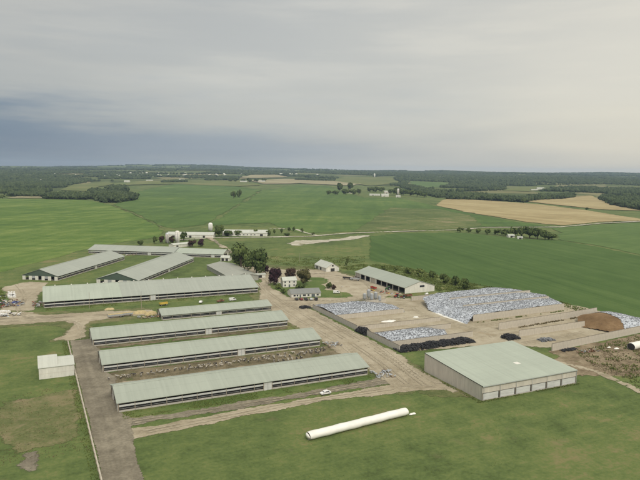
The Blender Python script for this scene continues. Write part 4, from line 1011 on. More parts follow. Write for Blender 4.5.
# white tank by the machine shed
def tank():
    q = at(426.5, 295.5); o = thing('white_tank', 'small white tank below the gable of the machine shed', 'tank', q, R(20))
    MB().cyl((-1.3, 0, 1.3), (1.3, 0, 1.3), .75, seg=14).build('vessel', 'white_paint', o, False)
    for x in (-.8, .8): box('cradle', 'galv_dull', o, x - .12, -.5, 0, x + .12, .5, .75)
tank()
# clutter by the dirt lane: hutches, crates, scrap
def hutch(label, p, rz, group):
    o = thing('calf_hutch', label, 'calf hutch', (p[0], p[1], .1), rz, group)
    MB().prism([(-.7, -.6, 0), (.7, -.6, 0), (.6, -.6, 1.1), (.25, -.6, 1.4), (-.25, -.6, 1.4), (-.6, -.6, 1.1)], (0, 2.0, 0)).build('shell', 'white_paint', o)
    MB().prism([(-.35, -.62, .02), (.35, -.62, .02), (.35, -.62, .8), (0, -.62, 1.05), (-.35, -.62, .8)], (0, .018, 0)).build('opening', 'dark', o)
for k in range(9):
    hutch('white calf hutch in the cluttered row at the field edge of the dirt lane', at(9 + (k % 3) * 2.6, 293.5 + (k // 3) * 2.0), R(200 + random.uniform(-40, 40)), 'calf hutches beside the dirt lane')
for k in range(7):
    hutch('white calf hutch in the pen where the dirt lane leaves the picture', at(1 + (k % 4) * 2.6, 312.5 + (k // 4) * 3.2), R(160 + random.uniform(-50, 50)), 'calf hutches at the lane mouth')
for k in range(5):
    hutch('white calf hutch by the small open-front shed at the drive', at(223.5 + 2.0 * k, 263.4 + .4 * k), R(150), 'calf hutches at the drive')
def scrap_pile(label, p, L, W, n, mats, rz=0, h=1.4, sz=1.6):
    """pallets, gates, pipes and boards thrown together: one heap, pieces as parts"""
    o = thing('scrap_pile', label, 'scrap pile', (p[0], p[1], .1), rz)
    for k in range(n):
        x = random.uniform(-L / 2, L / 2); y = random.uniform(-W / 2, W / 2); l = sz * random.uniform(.5, 1.4); w = random.uniform(.15, .9); t = random.uniform(.08, .5)
        m = MB().box(-l / 2, -w / 2, 0, l / 2, w / 2, t).mesh('board', random.choice(mats))
        q = link('board', m, o, (x, y, random.random() * h * .6)); q.rotation_euler = (random.uniform(-.5, .5), random.uniform(-.5, .5), random.uniform(0, 3.1))
scrap_pile('mixed scrap and pallets at the field edge of the dirt lane', at(6, 303), 22, 12, 70, ['wood', 'galv', 'galv_dull', 'rubber', 'white_wall', 'blue_paint', 'brown_paint'])
scrap_pile('dark scrap heap behind the hutches at the lane mouth', at(2, 297), 14, 8, 36, ['wood', 'rubber', 'galv_dull', 'dark'])
scrap_pile('grey gates and pallets stacked at the pale end of the widest barn', at(38.5, 305), 7, 16, 46, ['galv', 'galv_dull', 'wood', 'timber', 'brown_paint'])
scrap_pile('reddish boards and hay bits between the wagons and the short narrow barn', at(148.5, 317.5), 12, 5, 34, ['straw', 'wood', 'timber', 'brown_paint', 'galv_dull'])
scrap_pile('gates and troughs at the yard end of the barn with the cow lot', (143, 283), 8, 9, 34, ['galv', 'galv_dull', 'wood', 'timber', 'tyre_grey'])
scrap_pile('gates and troughs at the yard end of the nearest barn', (143, 231), 9, 9, 40, ['galv', 'galv_dull', 'galv', 'wood', 'tyre_grey'])
scrap_pile('old machinery parts in the spoil beside the silage bag', at(588, 352), 14, 4, 24, ['wood', 'brown_paint', 'galv_dull'], h=.8)
scrap_pile('farm clutter along the open bays of the machine shed', at(383, 292.5), 26, 5, 34, ['galv_dull', 'wood', 'red_paint', 'dark', 'timber', 'yellow_paint'], R(-62), h=1.6, sz=2.2)
scrap_pile('pallets and implements at the meadow end of the machine shed', at(361, 278), 12, 6, 26, ['galv', 'wood', 'timber', 'brown_paint', 'dark'], R(-40), h=1.2, sz=2.4)
scrap_pile('garden clutter and white boards between farmhouse and purple tree', at(280, 284.5), 9, 6, 20, ['white_wall', 'white_paint', 'wood', 'galv'], h=1.5, sz=1.8)
scrap_pile('machinery and barrels beside the blue parked car', at(11, 306), 16, 7, 44, ['galv', 'wood', 'rubber', 'white_paint', 'blue_paint', 'red_paint', 'timber'], h=2.0, sz=2.2)
scrap_pile('pale boards and tanks at the mouth of the dirt lane', at(7, 316), 14, 6, 36, ['white_paint', 'galv', 'rubber', 'white_wall', 'wood'], h=2.0, sz=2.0)
scrap_pile('loose gates and boards in the pen behind the cross barn corner', at(133, 255), 14, 7, 26, ['wood', 'timber', 'galv_dull'], h=1.0, sz=2.4)
def hay_pile(label, p, L, W, h):
    n = 9; m = 7; V = []
    for i in range(n):
        for j in range(m):
            x = (i / (n - 1) - .5) * L; y = (j / (m - 1) - .5) * W; e = max(0, (1 - (2 * x / L) ** 2) * (1 - (2 * y / W) ** 2))
            V.append((x + random.uniform(-.2, .2), y + random.uniform(-.2, .2), h * math.sqrt(e) * random.uniform(.75, 1.15)))
    F = [(i * m + j, (i + 1) * m + j, (i + 1) * m + j + 1, i * m + j + 1) for i in range(n - 1) for j in range(m - 1)]
    me = bpy.data.meshes.new('hay_pile'); me.from_pydata(V, [], F); me.materials.append(MATS['straw']); me.update()
    o = link('hay_pile', me, None, (p[0], p[1], .1)); tag(o, label, 'hay pile')
hay_pile('loose straw pile beside the pole in front of the widest barn', at(140, 313), 9, 6, 1.6)
hay_pile('loose straw pile at the end of the short narrow barn', at(151, 314), 8, 6, 1.8)
hay_pile('small straw pile near the grey feed wagons', at(109.5, 309.5), 6, 4, 1.0)

# ------------------------------------------------------------------ cows
def cow_material():
    m, nt, b = _mat('holstein')
    tc = nt.nodes.new('ShaderNodeTexCoord'); oi = nt.nodes.new('ShaderNodeObjectInfo')
    cb = nt.nodes.new('ShaderNodeCombineXYZ'); nt.links.new(_m(nt, 'MULTIPLY', oi.outputs['Random'], 90), cb.inputs[2])
    ad = nt.nodes.new('ShaderNodeVectorMath'); nt.links.new(tc.outputs['Object'], ad.inputs[0]); nt.links.new(cb.outputs[0], ad.inputs[1])
    n = _noise(nt, ad.outputs[0], 1.1, 2, 0.4)
    f = _m(nt, 'ADD', n, _m(nt, 'MULTIPLY_ADD', oi.outputs['Random'], .22, -.11))
    c = _ramp(nt, f, [(0.47, (0.035, 0.03, 0.028)), (0.51, (0.40, 0.365, 0.305))])
    nt.links.new(c, b.inputs['Base Color']); b.inputs['Roughness'].default_value = .8
cow_material()
def cow_mesh(head, step):
    sk = [((-.78, 0, 1.2), .27), ((-.2, 0, 1.08), .36), ((.45, 0, 1.12), .34), ((.85, 0, 1.28 + head * .25), .2), ((1.15, 0, 1.42 + head * .8), .15), ((1.5, 0, 1.2 + head * 1.0), .09)]
    v = [p for p, _ in sk]; r = [q for _, q in sk]; e = [(i, i + 1) for i in range(5)]
    def leg(root, x, y, front, s):
        n = len(v)
        v.extend([(x, y, .82), (x - (.10 if not front else -.02) + s * .5, y, .46), (x - .02 + s, y, .04)]); r.extend([.14, .075, .065]); e.extend([(root, n), (n, n + 1), (n + 1, n + 2)])
    leg(0, -.72, .2, False, step); leg(0, -.72, -.2, False, -step); leg(2, .5, .2, True, -step); leg(2, .5, -.2, True, step)
    n = len(v); v.extend([(-1.02, 0, 1.2), (-1.1, 0, .7)]); r.extend([.05, .04]); e.extend([(0, n), (n, n + 1)])
    n = len(v); v.extend([(1.12, .22, 1.5 + head * .8), (1.12, -.22, 1.5 + head * .8)]); r.extend([.05, .05]); e.extend([(4, n), (4, n + 1)])
    me = bpy.data.meshes.new('cow'); me.from_pydata(v, e, []); o = bpy.data.objects.new('cow_build', me); COL.objects.link(o)
    md = o.modifiers.new('s', 'SKIN'); sv = me.skin_vertices[0].data
    for k, q in enumerate(r): sv[k].radius = (q, q)
    sv[0].use_root = True
    o.modifiers.new('u', 'SUBSURF').levels = 1
    dg = bpy.context.evaluated_depsgraph_get(); out = bpy.data.meshes.new_from_object(o.evaluated_get(dg))
    bpy.data.objects.remove(o); out.materials.clear(); out.materials.append(MATS['holstein']); out.shade_smooth(); return out
COWS = [cow_mesh(0, .05), cow_mesh(-.75, .02), cow_mesh(-.3, .18)]
def cows():
    spots = []
    tries = 0
    while len(spots) < 78 and tries < 4000:
        tries += 1
        u = 29 + 106 * random.random() ** .8; v = 273.0 + random.gauss(0, .8) + 3.2 * random.random() * (u / 135)
        if v < 269.5 or v > 282 or any((u - a) ** 2 + (v - b) ** 2 < 4.4 for a, b in spots): continue
        spots.append((u, v))
    for (u, v) in spots:
        o = link('cow', random.choice(COWS), None, (u, v, .1), random.choice((0, math.pi, math.pi / 2, -math.pi / 2)) + random.uniform(-.6, .6)); s = random.uniform(.82, .96); o.scale = (s, s, s)
        tag(o, 'black and white cow standing in the muddy lot between the two nearest barns', 'cow', 'cows in the lot between the barns')
    for k in range(7):
        o = link('cow', COWS[k % 3], None, (104 + k * 2.3 + random.uniform(-.3, .3), 266.8 + random.uniform(-.5, .5), .12), math.pi / 2 + random.uniform(-.3, .3))
        tag(o, 'cow at the feed lane strip just behind the nearest barn roof', 'cow', 'cows at the feed lane')
cows()

# ------------------------------------------------------------------ trees
def ico(sub):
    bm = bmesh.new(); bmesh.ops.create_icosphere(bm, subdivisions=sub, radius=1.0)
    V = np.array([v.co[:] for v in bm.verts]); F = np.array([[v.index for v in f.verts] for f in bm.faces]); bm.free(); return V, F
ICO1, ICO2 = ico(1), ico(2)
def crown_mesh(name, mat, seed, n_clump, n_leaf, shape=(1, 1, 1), leaf=.07, low=.0):
    """unit crown (about 1 m radius, base at z=0): leaf-sized faces gathered in clumps over a ragged inner mass"""
    g = np.random.default_rng(seed); Vs, Fs = [], []; off = 0
    cen = g.normal(size=(n_clump, 3)); cen /= np.linalg.norm(cen, axis=1)[:, None]; cen *= (g.uniform(.25, .74, n_clump))[:, None]
    cen[:, 2] = cen[:, 2] * .95 + .05; rad = g.uniform(.24, .42, n_clump)
    for c, r in zip(cen, rad):
        # ragged inner clump keeps the crown from being see-through everywhere
        V, F = ICO1; P = V * (r * .72) * (1 + g.uniform(-.28, .28, (len(V), 1))) + c
        Vs.append(P); Fs.append(F + off); off += len(P)
        m = int(n_leaf * (r / .33) ** 2)
        d = g.normal(size=(m, 3)); d /= np.linalg.norm(d, axis=1)[:, None]
        p = c + d * (r * g.uniform(.72, 1.12, m))[:, None]
        t = np.cross(d, g.normal(size=(m, 3))); t /= np.linalg.norm(t, axis=1)[:, None] + 1e-9; b = np.cross(d, t) * .8 + d * g.uniform(-.6, .6, (m, 1))
        s = leaf * g.uniform(.6, 1.4, (m, 1))
        Q = np.stack([p + t * s, p + b * s, p - t * s, p - b * s * 1.1], 1).reshape(-1, 3)
        q = off + np.arange(m)[:, None] * 4
        Vs.append(Q); Fs.append(np.vstack([q + np.array([0, 1, 2]), q + np.array([0, 2, 3])])); off += len(Q)
    V = np.vstack(Vs) * np.array(shape); F = np.vstack(Fs)
    V[:, 2] -= V[:, 2].min()
    V[:, 2] = np.maximum(V[:, 2], 0); V /= np.array([np.abs(V[:, :2]).max(), np.abs(V[:, :2]).max(), V[:, 2].max()])
    return np_mesh(name, V, F, mat)
def trunk_mesh(seed):
    g = random.Random(seed); m = MB()
    m.cyl((0, 0, 0), (.02, .01, .45), .06, .045, 7, caps=False); m.cyl((.02, .01, .45), (.0, .03, .95), .045, .02, 6)
    for k in range(5):
        a = k * 2.4 + g.random(); z = .35 + .1 * k; m.cyl((.01, .01, z), (.32 * math.cos(a), .32 * math.sin(a), z + .25), .028, .01, 5)
    return m.mesh('trunk', 'bark')
TRUNKS = [trunk_mesh(3), trunk_mesh(8)]
CR = {}
for kind, mat in (('g', 'leaf_green'), ('m', 'leaf_mid'), ('o', 'leaf_olive'), ('p', 'leaf_purple'), ('r', 'leaf_russet')):
    CR[kind] = [crown_mesh('crown', mat, 20 + i + ord(kind), 26, 60) for i in range(2)]
CRS = {k: [crown_mesh('crown', m_, 70 + i + ord(k), 12, 34, leaf=.12) for i in range(3)] for k, m_ in (('g', 'leaf_green'), ('m', 'leaf_mid'), ('o', 'leaf_olive'), ('p', 'leaf_purple'), ('r', 'leaf_russet'))}
def tree(label, px, py, w, h, kind='g', name='tree', cat='tree', group=None, big=None):
    """base pixel, crown width and total height in photograph pixels"""
    p = at(px, py); d = math.sqrt(p.x ** 2 + p.y ** 2 + (CAM_H - p.z) ** 2); k = d / FPX
    W = w * k * 1.22; H = h * k * 1.03
    o = thing(name, label, cat, p, random.uniform(0, 6.28), group)
    big = (w > 9) if big is None else big
    bush = name in ('bush', 'shrub')
    z0 = 0.02 if bush else H * .10
    c = link('crown', random.choice((CR if big else CRS)[kind]), o, (0, 0, z0)); c.scale = (W / 2 * random.uniform(.94, 1.08), W / 2 * random.uniform(.94, 1.08), H - z0)
    t = link('trunk' if not bush else 'stem', random.choice(TRUNKS), o); t.scale = (max(W * .55, 1.2), max(W * .55, 1.2), H * .8)
    return o
T = tree
T('larger of the two big shade trees beyond the widest barn, on the drive side', 241, 270, 25, 27, 'g')
T('big shade tree beside the small white shed, nearer the yard', 256.5, 275.5, 23, 28, 'g')
T('round dark purple tree in front of the farmhouse garden', 274, 285, 13.5, 17.5, 'p')
T('small purple tree squeezed against the big shade trees', 265.5, 273.5, 8, 8.5, 'p')
T('russet tree behind the white farmhouse', 290.5, 280, 11, 12.5, 'r', big=True)
T('olive green tree beside the white farmhouse, nearest the meadow', 303, 285.5, 12.5, 17, 'o')
T('grey-green bush at the corner of the farmhouse garden, under the purple tree', 278.5, 289, 7, 6, 'm', 'bush', 'bush')
T('low bush at the lane end of the low house', 283.5, 293.5, 7, 5, 'g', 'bush', 'bush')
T('low bush between the farmhouse and the low house', 300, 288.5, 9, 4, 'g', 'bush', 'bush')
T('dark conifer-like bush on the yard lawn by the white trailer', 329.5, 288.5, 6, 6.5, 'g', 'bush', 'bush')
T('second dark bush on the yard lawn, against the white trailer', 333.5, 289.5, 5.5, 5, 'r', 'bush', 'bush')
T('slim pale green tree at the meadow edge beyond the old pale barn', 347, 266, 4.5, 9, 'm')
GB = 'bushes along the field edge behind the machine shed'
for k, (x, y, w, h) in enumerate([(384, 270.5, 6, 6), (396, 271.5, 5, 5), (408, 274, 7, 7), (419.5, 276.5, 8, 8), (432, 278.5, 7, 8), (444, 283.5, 9, 10), (456, 285.5, 9, 10), (465, 289.5, 9.5, 11)]):
    T('%s bush counting from the meadow in the field-edge row behind the machine shed' % ('first second third fourth fifth sixth seventh last'.split()[k]), x, y, w, h, 'g' if k > 3 else 'm', 'bush', 'bush', GB)
GH = 'trees around the silos and cross barn'
for x, y, w, h, kd, lb in [(140, 245.5, 5.5, 5, 'g', 'round dark tree alone behind the field end of the cross barn'), (155, 244, 4.5, 8, 'g', 'narrow upright tree behind the cross barn, before the silos'), (162.5, 243, 6, 7, 'r', 'brownish tree next to the grey silo, on its field side'),
      (172, 244, 6, 8, 'r', 'dark tree between the grey silo and the white silo'), (183.5, 240.5, 6, 9, 'g', 'dark tree just beyond the tall white silo'), (192, 247, 8, 7, 'r', 'russet low tree behind the pale-roofed end of the cross barn'), (200.5, 246.5, 8.5, 7.5, 'p', 'purple low tree behind the pale-roofed end of the cross barn'),
      (219, 236.5, 11, 11.5, 'g', 'large dark tree between the two white-roofed roadside barns'), (212, 236.5, 5, 4.5, 'g', 'small tree leaning against the large one between the roadside barns'), (228.5, 236.2, 7, 6, 'g', 'round tree first along the front of the roadside barn'), (238, 236, 7.5, 6, 'g', 'round tree second along the front of the roadside barn'),
      (225, 252, 5, 4, 'm', 'small bush beside the open-front shed on the drive')]:
    T(lb, x, y, w, h, kd, group=GH, big=(w > 9))
for k, (x, y, w, h) in enumerate([(252.5, 234.5, 3, 4.5), (255.5, 235.5, 4, 6), (258.5, 234.3, 2.5, 4), (264.5, 234.8, 2.5, 4), (268.5, 236, 5.5, 6), (274.5, 234.2, 3, 5), (281.5, 233.6, 3, 5.5), (286.5, 236, 6, 3), (289, 231.8, 3, 5), (294, 231.4, 3, 5), (302, 233, 3, 5), (313, 235, 3.5, 3)]):
    T('%s small tree counting away from the barn in the line along the road' % ('first second third fourth fifth sixth seventh eighth ninth tenth eleventh last'.split()[k]), x, y, w, h, 'g', 'sapling', 'tree', 'saplings along the road')
GS = 'trees of the farmstead across the corn field'
for k, (x, y, w, h) in enumerate([(460, 232.3, 6, 5), (468.5, 232.4, 5, 4.5), (478, 233.2, 5, 4), (487.5, 234.8, 6, 6), (497.5, 235, 7, 6), (505.5, 236, 8, 7), (513.5, 236, 10, 8.5), (521.5, 236.6, 11, 10), (529.5, 238.4, 12, 11.5), (537.5, 239, 12, 11), (545, 239.6, 11, 9), (552, 240, 9, 6)]):
    T('%s tree from the road bend in the clump across the corn field' % ('first second third fourth fifth sixth seventh eighth ninth tenth eleventh last'.split()[k]), x, y, w, h, 'g' if k != 4 else 'm', group=GS, big=False)
T('left one of the pair of dark trees alone in the middle of the far field', 233.5, 198.6, 5.5, 7.5, 'g', group='pair of trees in the far field')
T('right one of the pair of dark trees alone in the middle of the far field', 239.5, 198, 6, 8.5, 'g', group='pair of trees in the far field')
GF = 'trees of the far farmsteads'
for k, (x, y, w, h) in enumerate([(329, 195.2, 5, 5), (335, 195, 6, 4.5), (340, 192, 5, 9), (346, 195, 7, 6), (350.5, 190.5, 5, 8), (353, 195, 7, 6), (358.5, 194.5, 5, 6)]):
    T('%s tree in the isolated clump beyond the large green field' % ('first second third fourth fifth sixth last'.split()[k]), x, y, w, h, 'g', group=GF, big=False)
for k, (x, y, w, h) in enumerate([(370, 192, 6, 5), (376, 192.5, 7, 6), (382, 192, 6, 5), (391, 194, 6, 5), (397, 195, 8, 8), (403, 195.5, 7, 6), (410, 196, 8, 6), (417, 196.5, 8, 6), (424, 197.5, 8, 5)]):
    T('%s tree behind the white far farm, counting from its long shed' % ('first second third fourth fifth sixth seventh eighth last'.split()[k]), x, y, w, h, 'g', group=GF, big=False)
for k, (x, y, w, h) in enumerate([(230, 181.8, 4, 3.5), (236, 182, 4, 4.5), (243, 182, 4, 3), (249, 182.3, 5, 4.5), (256, 182.2, 4, 3.5), (264, 182, 5, 4)]):
    T('%s tree at the farm on the distant pale rise' % ('first second third fourth fifth last'.split()[k]), x, y, w, h, 'g', group=GF, big=False)
T('dark round tree alone on the wheat field edge', 523.5, 203.5, 5, 5, 'g', big=False)
T('small dark tree alone on the strip between the wheat fields', 587, 210.3, 2.6, 2.6, 'g', big=False)
T('small lone tree beside the left field edge of the picture', 2.5, 198.8, 4, 3.5, 'g', big=False)

# ------------------------------------------------------------------ far farm buildings
def far_farm(items):
    for (label, px, py, L, W, e, rise, roof, wall, rz) in items:
        q = at(px, py); o = shed('far_building', label, 'building', (q.x, q.y, q.z - .3), R(-YAW + rz), L, W, e, rise, roof, wall, doors=((L * .3, L * .3 + 3, 3),), wins=((L * .6, 1.5, 1.5, 1.2), (L * .8, 1.5, 1.5, 1.2)), group='far farm buildings')
far_farm([
    ('long white shed of the far farm among trees', 369.5, 195.6, 38, 14, 5, .3, 'roof_white', 'white_wall', -6),
    ('white barn beside the long white shed of the far farm', 381.5, 196.6, 26, 16, 7, .4, 'roof_white', 'white_wall', 4),
    ('cream building at the end of the far farm among trees', 384.5, 193.5, 22, 14, 8, .5, 'roof_white', 'cream_wall', 10),
    ('small white house at the far right of the far farm', 396, 197.3, 16, 10, 5, .4, 'roof_white', 'white_wall', 0),
    ('small white house in the clump across the corn field', 508.5, 237.6, 9, 7, 3.2, .4, 'roof_white', 'white_wall', 5),
    ('second small white roof in the clump across the corn field', 517.5, 239.2, 7, 6, 2.6, .4, 'roof_white', 'white_wall', -10),
    ('grey house half hidden in the isolated clump beyond the green field', 345, 193.6, 26, 14, 5, .45, 'roof_grey', 'cream_wall', 3),
    ('white building at one end of the farm on the distant pale rise', 240, 182.4, 40, 18, 7, .35, 'roof_white', 'white_wall', 0),
    ('white building at the other end of the farm on the distant pale rise', 257.5, 182.1, 46, 18, 7, .35, 'roof_white', 'white_wall', 2),
    ('white farm building in the wooded hills beyond the wheat', 537, 190, 34, 18, 9, .4, 'roof_white', 'white_wall', -8),
    ('low pale building in the wooded hills beside the white one', 531.5, 190.8, 30, 16, 5, .3, 'roof_white', 'cream_wall', 5),
    ('white shed on the ridge past the left tree clump', 124, 182.2, 30, 16, 8, .4, 'roof_white', 'white_wall', 0),
    ('low white shed right of the ridge shed past the left clump', 146, 181, 40, 14, 5, .3, 'roof_white', 'white_wall', 0),
    ('pale shed among trees at the far edge of the middle fields', 179, 180, 34, 14, 6, .35, 'roof_white', 'white_wall', 0)])
silo('tall pale silo standing on the far hill above the middle fields', at(374.5, 177.8), 5.5, 30, 'white_wall', capmat='white_paint')
silo('white-topped dark silo behind the far farm among trees', at(398, 196), 4.2, 24, 'concrete_grey', capmat='white_paint')
def town():
    g = np.random.default_rng(5); n = 0
    base = MB().box(-.5, -.5, 0, .5, .5, .7).prism([(-.5, -.5, .7), (-.5, .5, .7), (-.5, 0, 1.1)], (1, 0, 0)).mesh('town_house', 'white_wall')
    for cx, cy, sx, sy, m in ((140, 174.8, 44, 2.2, 30), (215, 175.2, 18, 1.4, 9), (40, 175.2, 34, 2.4, 14), (445, 178.5, 28, 2.5, 8), (20, 179.5, 18, 2.5, 6), (300, 174.6, 26, 1.0, 6)):
        for k in range(m):
            px, py = g.normal(cx, sx * .55), g.normal(cy, sy * .5)
            q = at(px, max(py, 171.8)); s = g.uniform(9, 18)
            o = link('town_house', base, None, (q.x, q.y, q.z - .5), g.uniform(0, 3)); o.scale = (s * 1.3, s, g.uniform(7, 11))
            tag(o, 'tiny pale building among the woods of the distant plain', 'building', 'distant town buildings')
town()

# ------------------------------------------------------------------ woods on the hills and tree clumps in the fields
def wood(name, label, X, Yc, W, H, tmpl, mat='leaf_far', seed=1):
    g = np.random.default_rng(seed); V, F = tmpl; n = len(X); Z = terr(X, Yc)
    loc = np.column_stack([X, Yc, Z + H * .42])
    P = np.repeat(V[None], n, 0) * (1 + g.uniform(-.26, .26, (n, len(V), 1)))
    P = P * np.column_stack([W / 2, W / 2 * g.uniform(.8, 1.2, n), H * .58])[:, None, :]
    a = g.uniform(0, 6.28, n); c, s = np.cos(a)[:, None], np.sin(a)[:, None]
    P = np.stack([P[..., 0] * c - P[..., 1] * s, P[..., 0] * s + P[..., 1] * c, P[..., 2]], -1) + loc[:, None]
    o = link(name, np_mesh(name, P.reshape(-1, 3), (F[None] + (np.arange(n) * len(V))[:, None, None]).reshape(-1, 3), mat))
    o['kind'] = 'stuff'; o['label'] = label; o['category'] = 'woodland'; return o
def far_woods():
    g = np.random.default_rng(21); n = 150000
    half = 0.62
    th = R(90 - YAW) + g.uniform(-half, half, n); d = np.exp(g.uniform(math.log(1500), math.log(11200), n))
    X = d * np.cos(th); Yc = d * np.sin(th); px, py = pix(X, Yc, terr(X, Yc))
    lower = np.interp(px, [-200, 0, 42, 60, 95, 130, 200, 245, 300, 330, 352, 372, 400, 440, 480, 526, 560, 575, 592, 612, 640, 760], [198, 196.5, 194, 189, 183.5, 180, 178.5, 178, 177.5, 178.6, 182, 184, 186.5, 196.5, 199.3, 201.8, 198.3, 196.6, 194.8, 203.5, 209, 216])
    ok = py < lower
    clear = [[(57, 191), (73, 184.5), (108, 180.5), (118, 184), (100, 188), (86, 193)], [(0, 199.5), (0, 195.5), (46, 195.7), (47, 199)], [(236, 179), (250, 174.9), (275, 174.9), (292, 177.2), (262, 179)], [(328, 181), (345, 176.5), (392, 177.5), (402, 184), (372, 187.5), (352, 185)],
             [(500, 192), (512, 187), (540, 186.5), (552, 189.5), (530, 193)], [(400, 191), (410, 181), (450, 182.5), (448, 186.5), (420, 191)], [(248, 185), (285, 178.6), (330, 179.8), (362, 184.5), (352, 187)]]
    PP = np.column_stack([px, py])
    for c in clear: ok &= ~inside(PP, c)
    # open ground between woods, more of it towards the town side
    op = fbm(X / 620, Yc / 620, 40, 3); thr = np.interp(px, [0, 150, 330, 420, 640], [.44, .42, .43, .53, .53]); ridge = np.abs(fbm(X / 800, Yc / 800, 61, 2) - .5) < .022; ok &= (op < thr) | ridge | (d < 2200) & (px > 430) | (d < 1900)
    s = np.maximum(9.5, d * .0038); keep = g.random(n) < np.clip(.45 + d / 12000, 0, 1)
    ok &= keep; X, Yc, d, s = X[ok], Yc[ok], d[ok], s[ok]; W = s * g.uniform(.8, 1.35, len(s)); H = g.uniform(10, 17, len(s))
    near = d < 3000
    print('woods', near.sum(), (~near).sum())
    wood('woodland', 'dense green woods at the foot of the hills beyond the fields', X[near], Yc[near], W[near], H[near], ICO1, seed=3)
    wood('distant_woodland', 'hazy woods covering the far hills up to the horizon', X[~near], Yc[~near], W[~near], H[~near], ico0(), seed=4)
def ico0():
    t = (1 + 5 ** .5) / 2; V = np.array([(-1, t, 0), (1, t, 0), (-1, -t, 0), (1, -t, 0), (0, -1, t), (0, 1, t), (0, -1, -t), (0, 1, -t), (t, 0, -1), (t, 0, 1), (-t, 0, -1), (-t, 0, 1)]) / math.sqrt(1 + t * t)
    F = np.array([(0, 11, 5), (0, 5, 1), (0, 1, 7), (0, 7, 10), (0, 10, 11), (1, 5, 9), (5, 11, 4), (11, 10, 2), (10, 7, 6), (7, 1, 8), (3, 9, 4), (3, 4, 2), (3, 2, 6), (3, 6, 8), (3, 8, 9), (4, 9, 5), (2, 4, 11), (6, 2, 10), (8, 6, 7), (9, 8, 1)])
    return V, F
far_woods()
def clump(label, poly, spacing, hmin, hmax, seed):
    W = [at(*p) for p in poly]; P = [(p.x, p.y) for p in W]; A = np.array(P); x0, y0 = A.min(0); x1, y1 = A.max(0)
    g = np.random.default_rng(seed); gx, gy = np.meshgrid(np.arange(x0, x1, spacing), np.arange(y0, y1, spacing)); Q = np.column_stack([gx.ravel(), gy.ravel()]) + g.uniform(-.45, .45, (gx.size, 2)) * spacing
    Q = Q[inside(Q, P)]
    # leafy crowns: several small clumps each so the outline is ragged
    k = 7; n = len(Q); C = np.repeat(Q, k, 0) + g.normal(0, spacing * .30, (n * k, 2)); H = np.repeat(g.uniform(hmin, hmax, n), k)
    z = g.uniform(.25, .85, n * k) * H; r = spacing * g.uniform(.22, .48, n * k); r = r * (1.25 - z / H * .5)
    V, F = ICO1; Pp = V[None] * (1 + g.uniform(-.35, .35, (n * k, len(V), 1))) * r[:, None, None]; Z = terr(C[:, 0], C[:, 1]) + z
    Pp = Pp + np.column_stack([C, Z])[:, None]
    o = link('woodland', np_mesh('woodland', Pp.reshape(-1, 3), (F[None] + (np.arange(n * k) * len(V))[:, None, None]).reshape(-1, 3), 'leaf_far')); o['kind'] = 'stuff'; o['label'] = label; o['category'] = 'woodland'
clump('wood at the corner of the left field, with a taller block behind', [(84, 198), (92, 191), (100, 192), (122, 194), (139, 197.5), (135, 200.5), (118, 203), (104, 203), (95, 200)], 10, 11, 17, 1)
clump('taller block of trees behind the corner wood', [(106, 190), (112, 188), (126, 188), (128, 191.5), (112, 193)], 11, 13, 19, 2)
clump('line of trees along the top edge of the left field', [(44, 199.2), (47, 196), (70, 195), (86, 197), (86, 200)], 10, 10, 15, 3)
clump('low tree line at the top of the left field, towards the picture edge', [(8, 196.8), (10, 194.5), (44, 194.5), (44, 197)], 11, 8, 12, 4)
clump('tree row along the top of the distant tan field', [(296, 180.4), (297, 179.4), (334, 180.4), (334, 181.4)], 14, 9, 14, 5)
clump('small trees along the distant field edge in the middle', [(162, 183), (163, 182), (186, 181.5), (186, 182.6)], 13, 8, 13, 6)
clump('front edge of the hillside woods above the wheat', [(448, 199.6), (446, 197.5), (480, 198), (528, 200.4), (528, 202.6), (480, 200.3)], 11, 10, 17, 7)
clump('woods bordering the far end of the wheat field', [(614, 206), (600, 199.5), (606, 197), (640, 205), (740, 213), (740, 218), (640, 210.5)], 12, 11, 18, 8)
clump('wood edge above the upper wheat field', [(526, 201), (528, 197.5), (574, 195.3), (574, 197.8), (560, 199.3)], 11, 10, 16, 9)
clump('tree line along the lane behind the far farm', [(400, 187.5), (402, 184.5), (436, 192), (445, 197), (438, 198)], 12, 9, 15, 10)
clump('dark trees on the distant rise left of the tan field', [(206, 181), (207, 179), (238, 178.6), (238, 180.4)], 14, 10, 16, 11)

# ------------------------------------------------------------------ weeds and rough grass
def tufts(name, label, poly, n, hmin, hmax, mat, seed, world=False, dens=None):
    W = [Vector(p) for p in poly] if world else [at(*p) for p in poly]; P = [(p[0], p[1]) for p in W]; A = np.array(P); x0, y0 = A.min(0); x1, y1 = A.max(0)
    g = np.random.default_rng(seed); Q = np.column_stack([g.uniform(x0, x1, n * 4), g.uniform(y0, y1, n * 4)]); Q = Q[inside(Q, P)]
    Q = Q[fbm(Q[:, 0] / 5, Q[:, 1] / 5, seed, 3) > (.42 if dens is None else dens)][:n]; m = len(Q); b = 5
    c = np.repeat(Q, b, 0); H = np.repeat(g.uniform(hmin, hmax, m), b) * g.uniform(.6, 1.1, m * b); a = g.uniform(0, 6.28, m * b); w = H * g.uniform(.3, .55, m * b)
    z = terr(c[:, 0], c[:, 1]); dx, dy = np.cos(a), np.sin(a); lean = g.uniform(.1, .6, m * b) * H
    V = np.stack([np.column_stack([c[:, 0] - dy * w, c[:, 1] + dx * w, z]), np.column_stack([c[:, 0] + dy * w, c[:, 1] - dx * w, z]), np.column_stack([c[:, 0] + dx * lean, c[:, 1] + dy * lean, z + H])], 1).reshape(-1, 3)
    o = link(name, np_mesh(name, V, np.arange(m * b * 3).reshape(-1, 3), mat)); o['kind'] = 'stuff'; o['label'] = label; o['category'] = 'weeds'
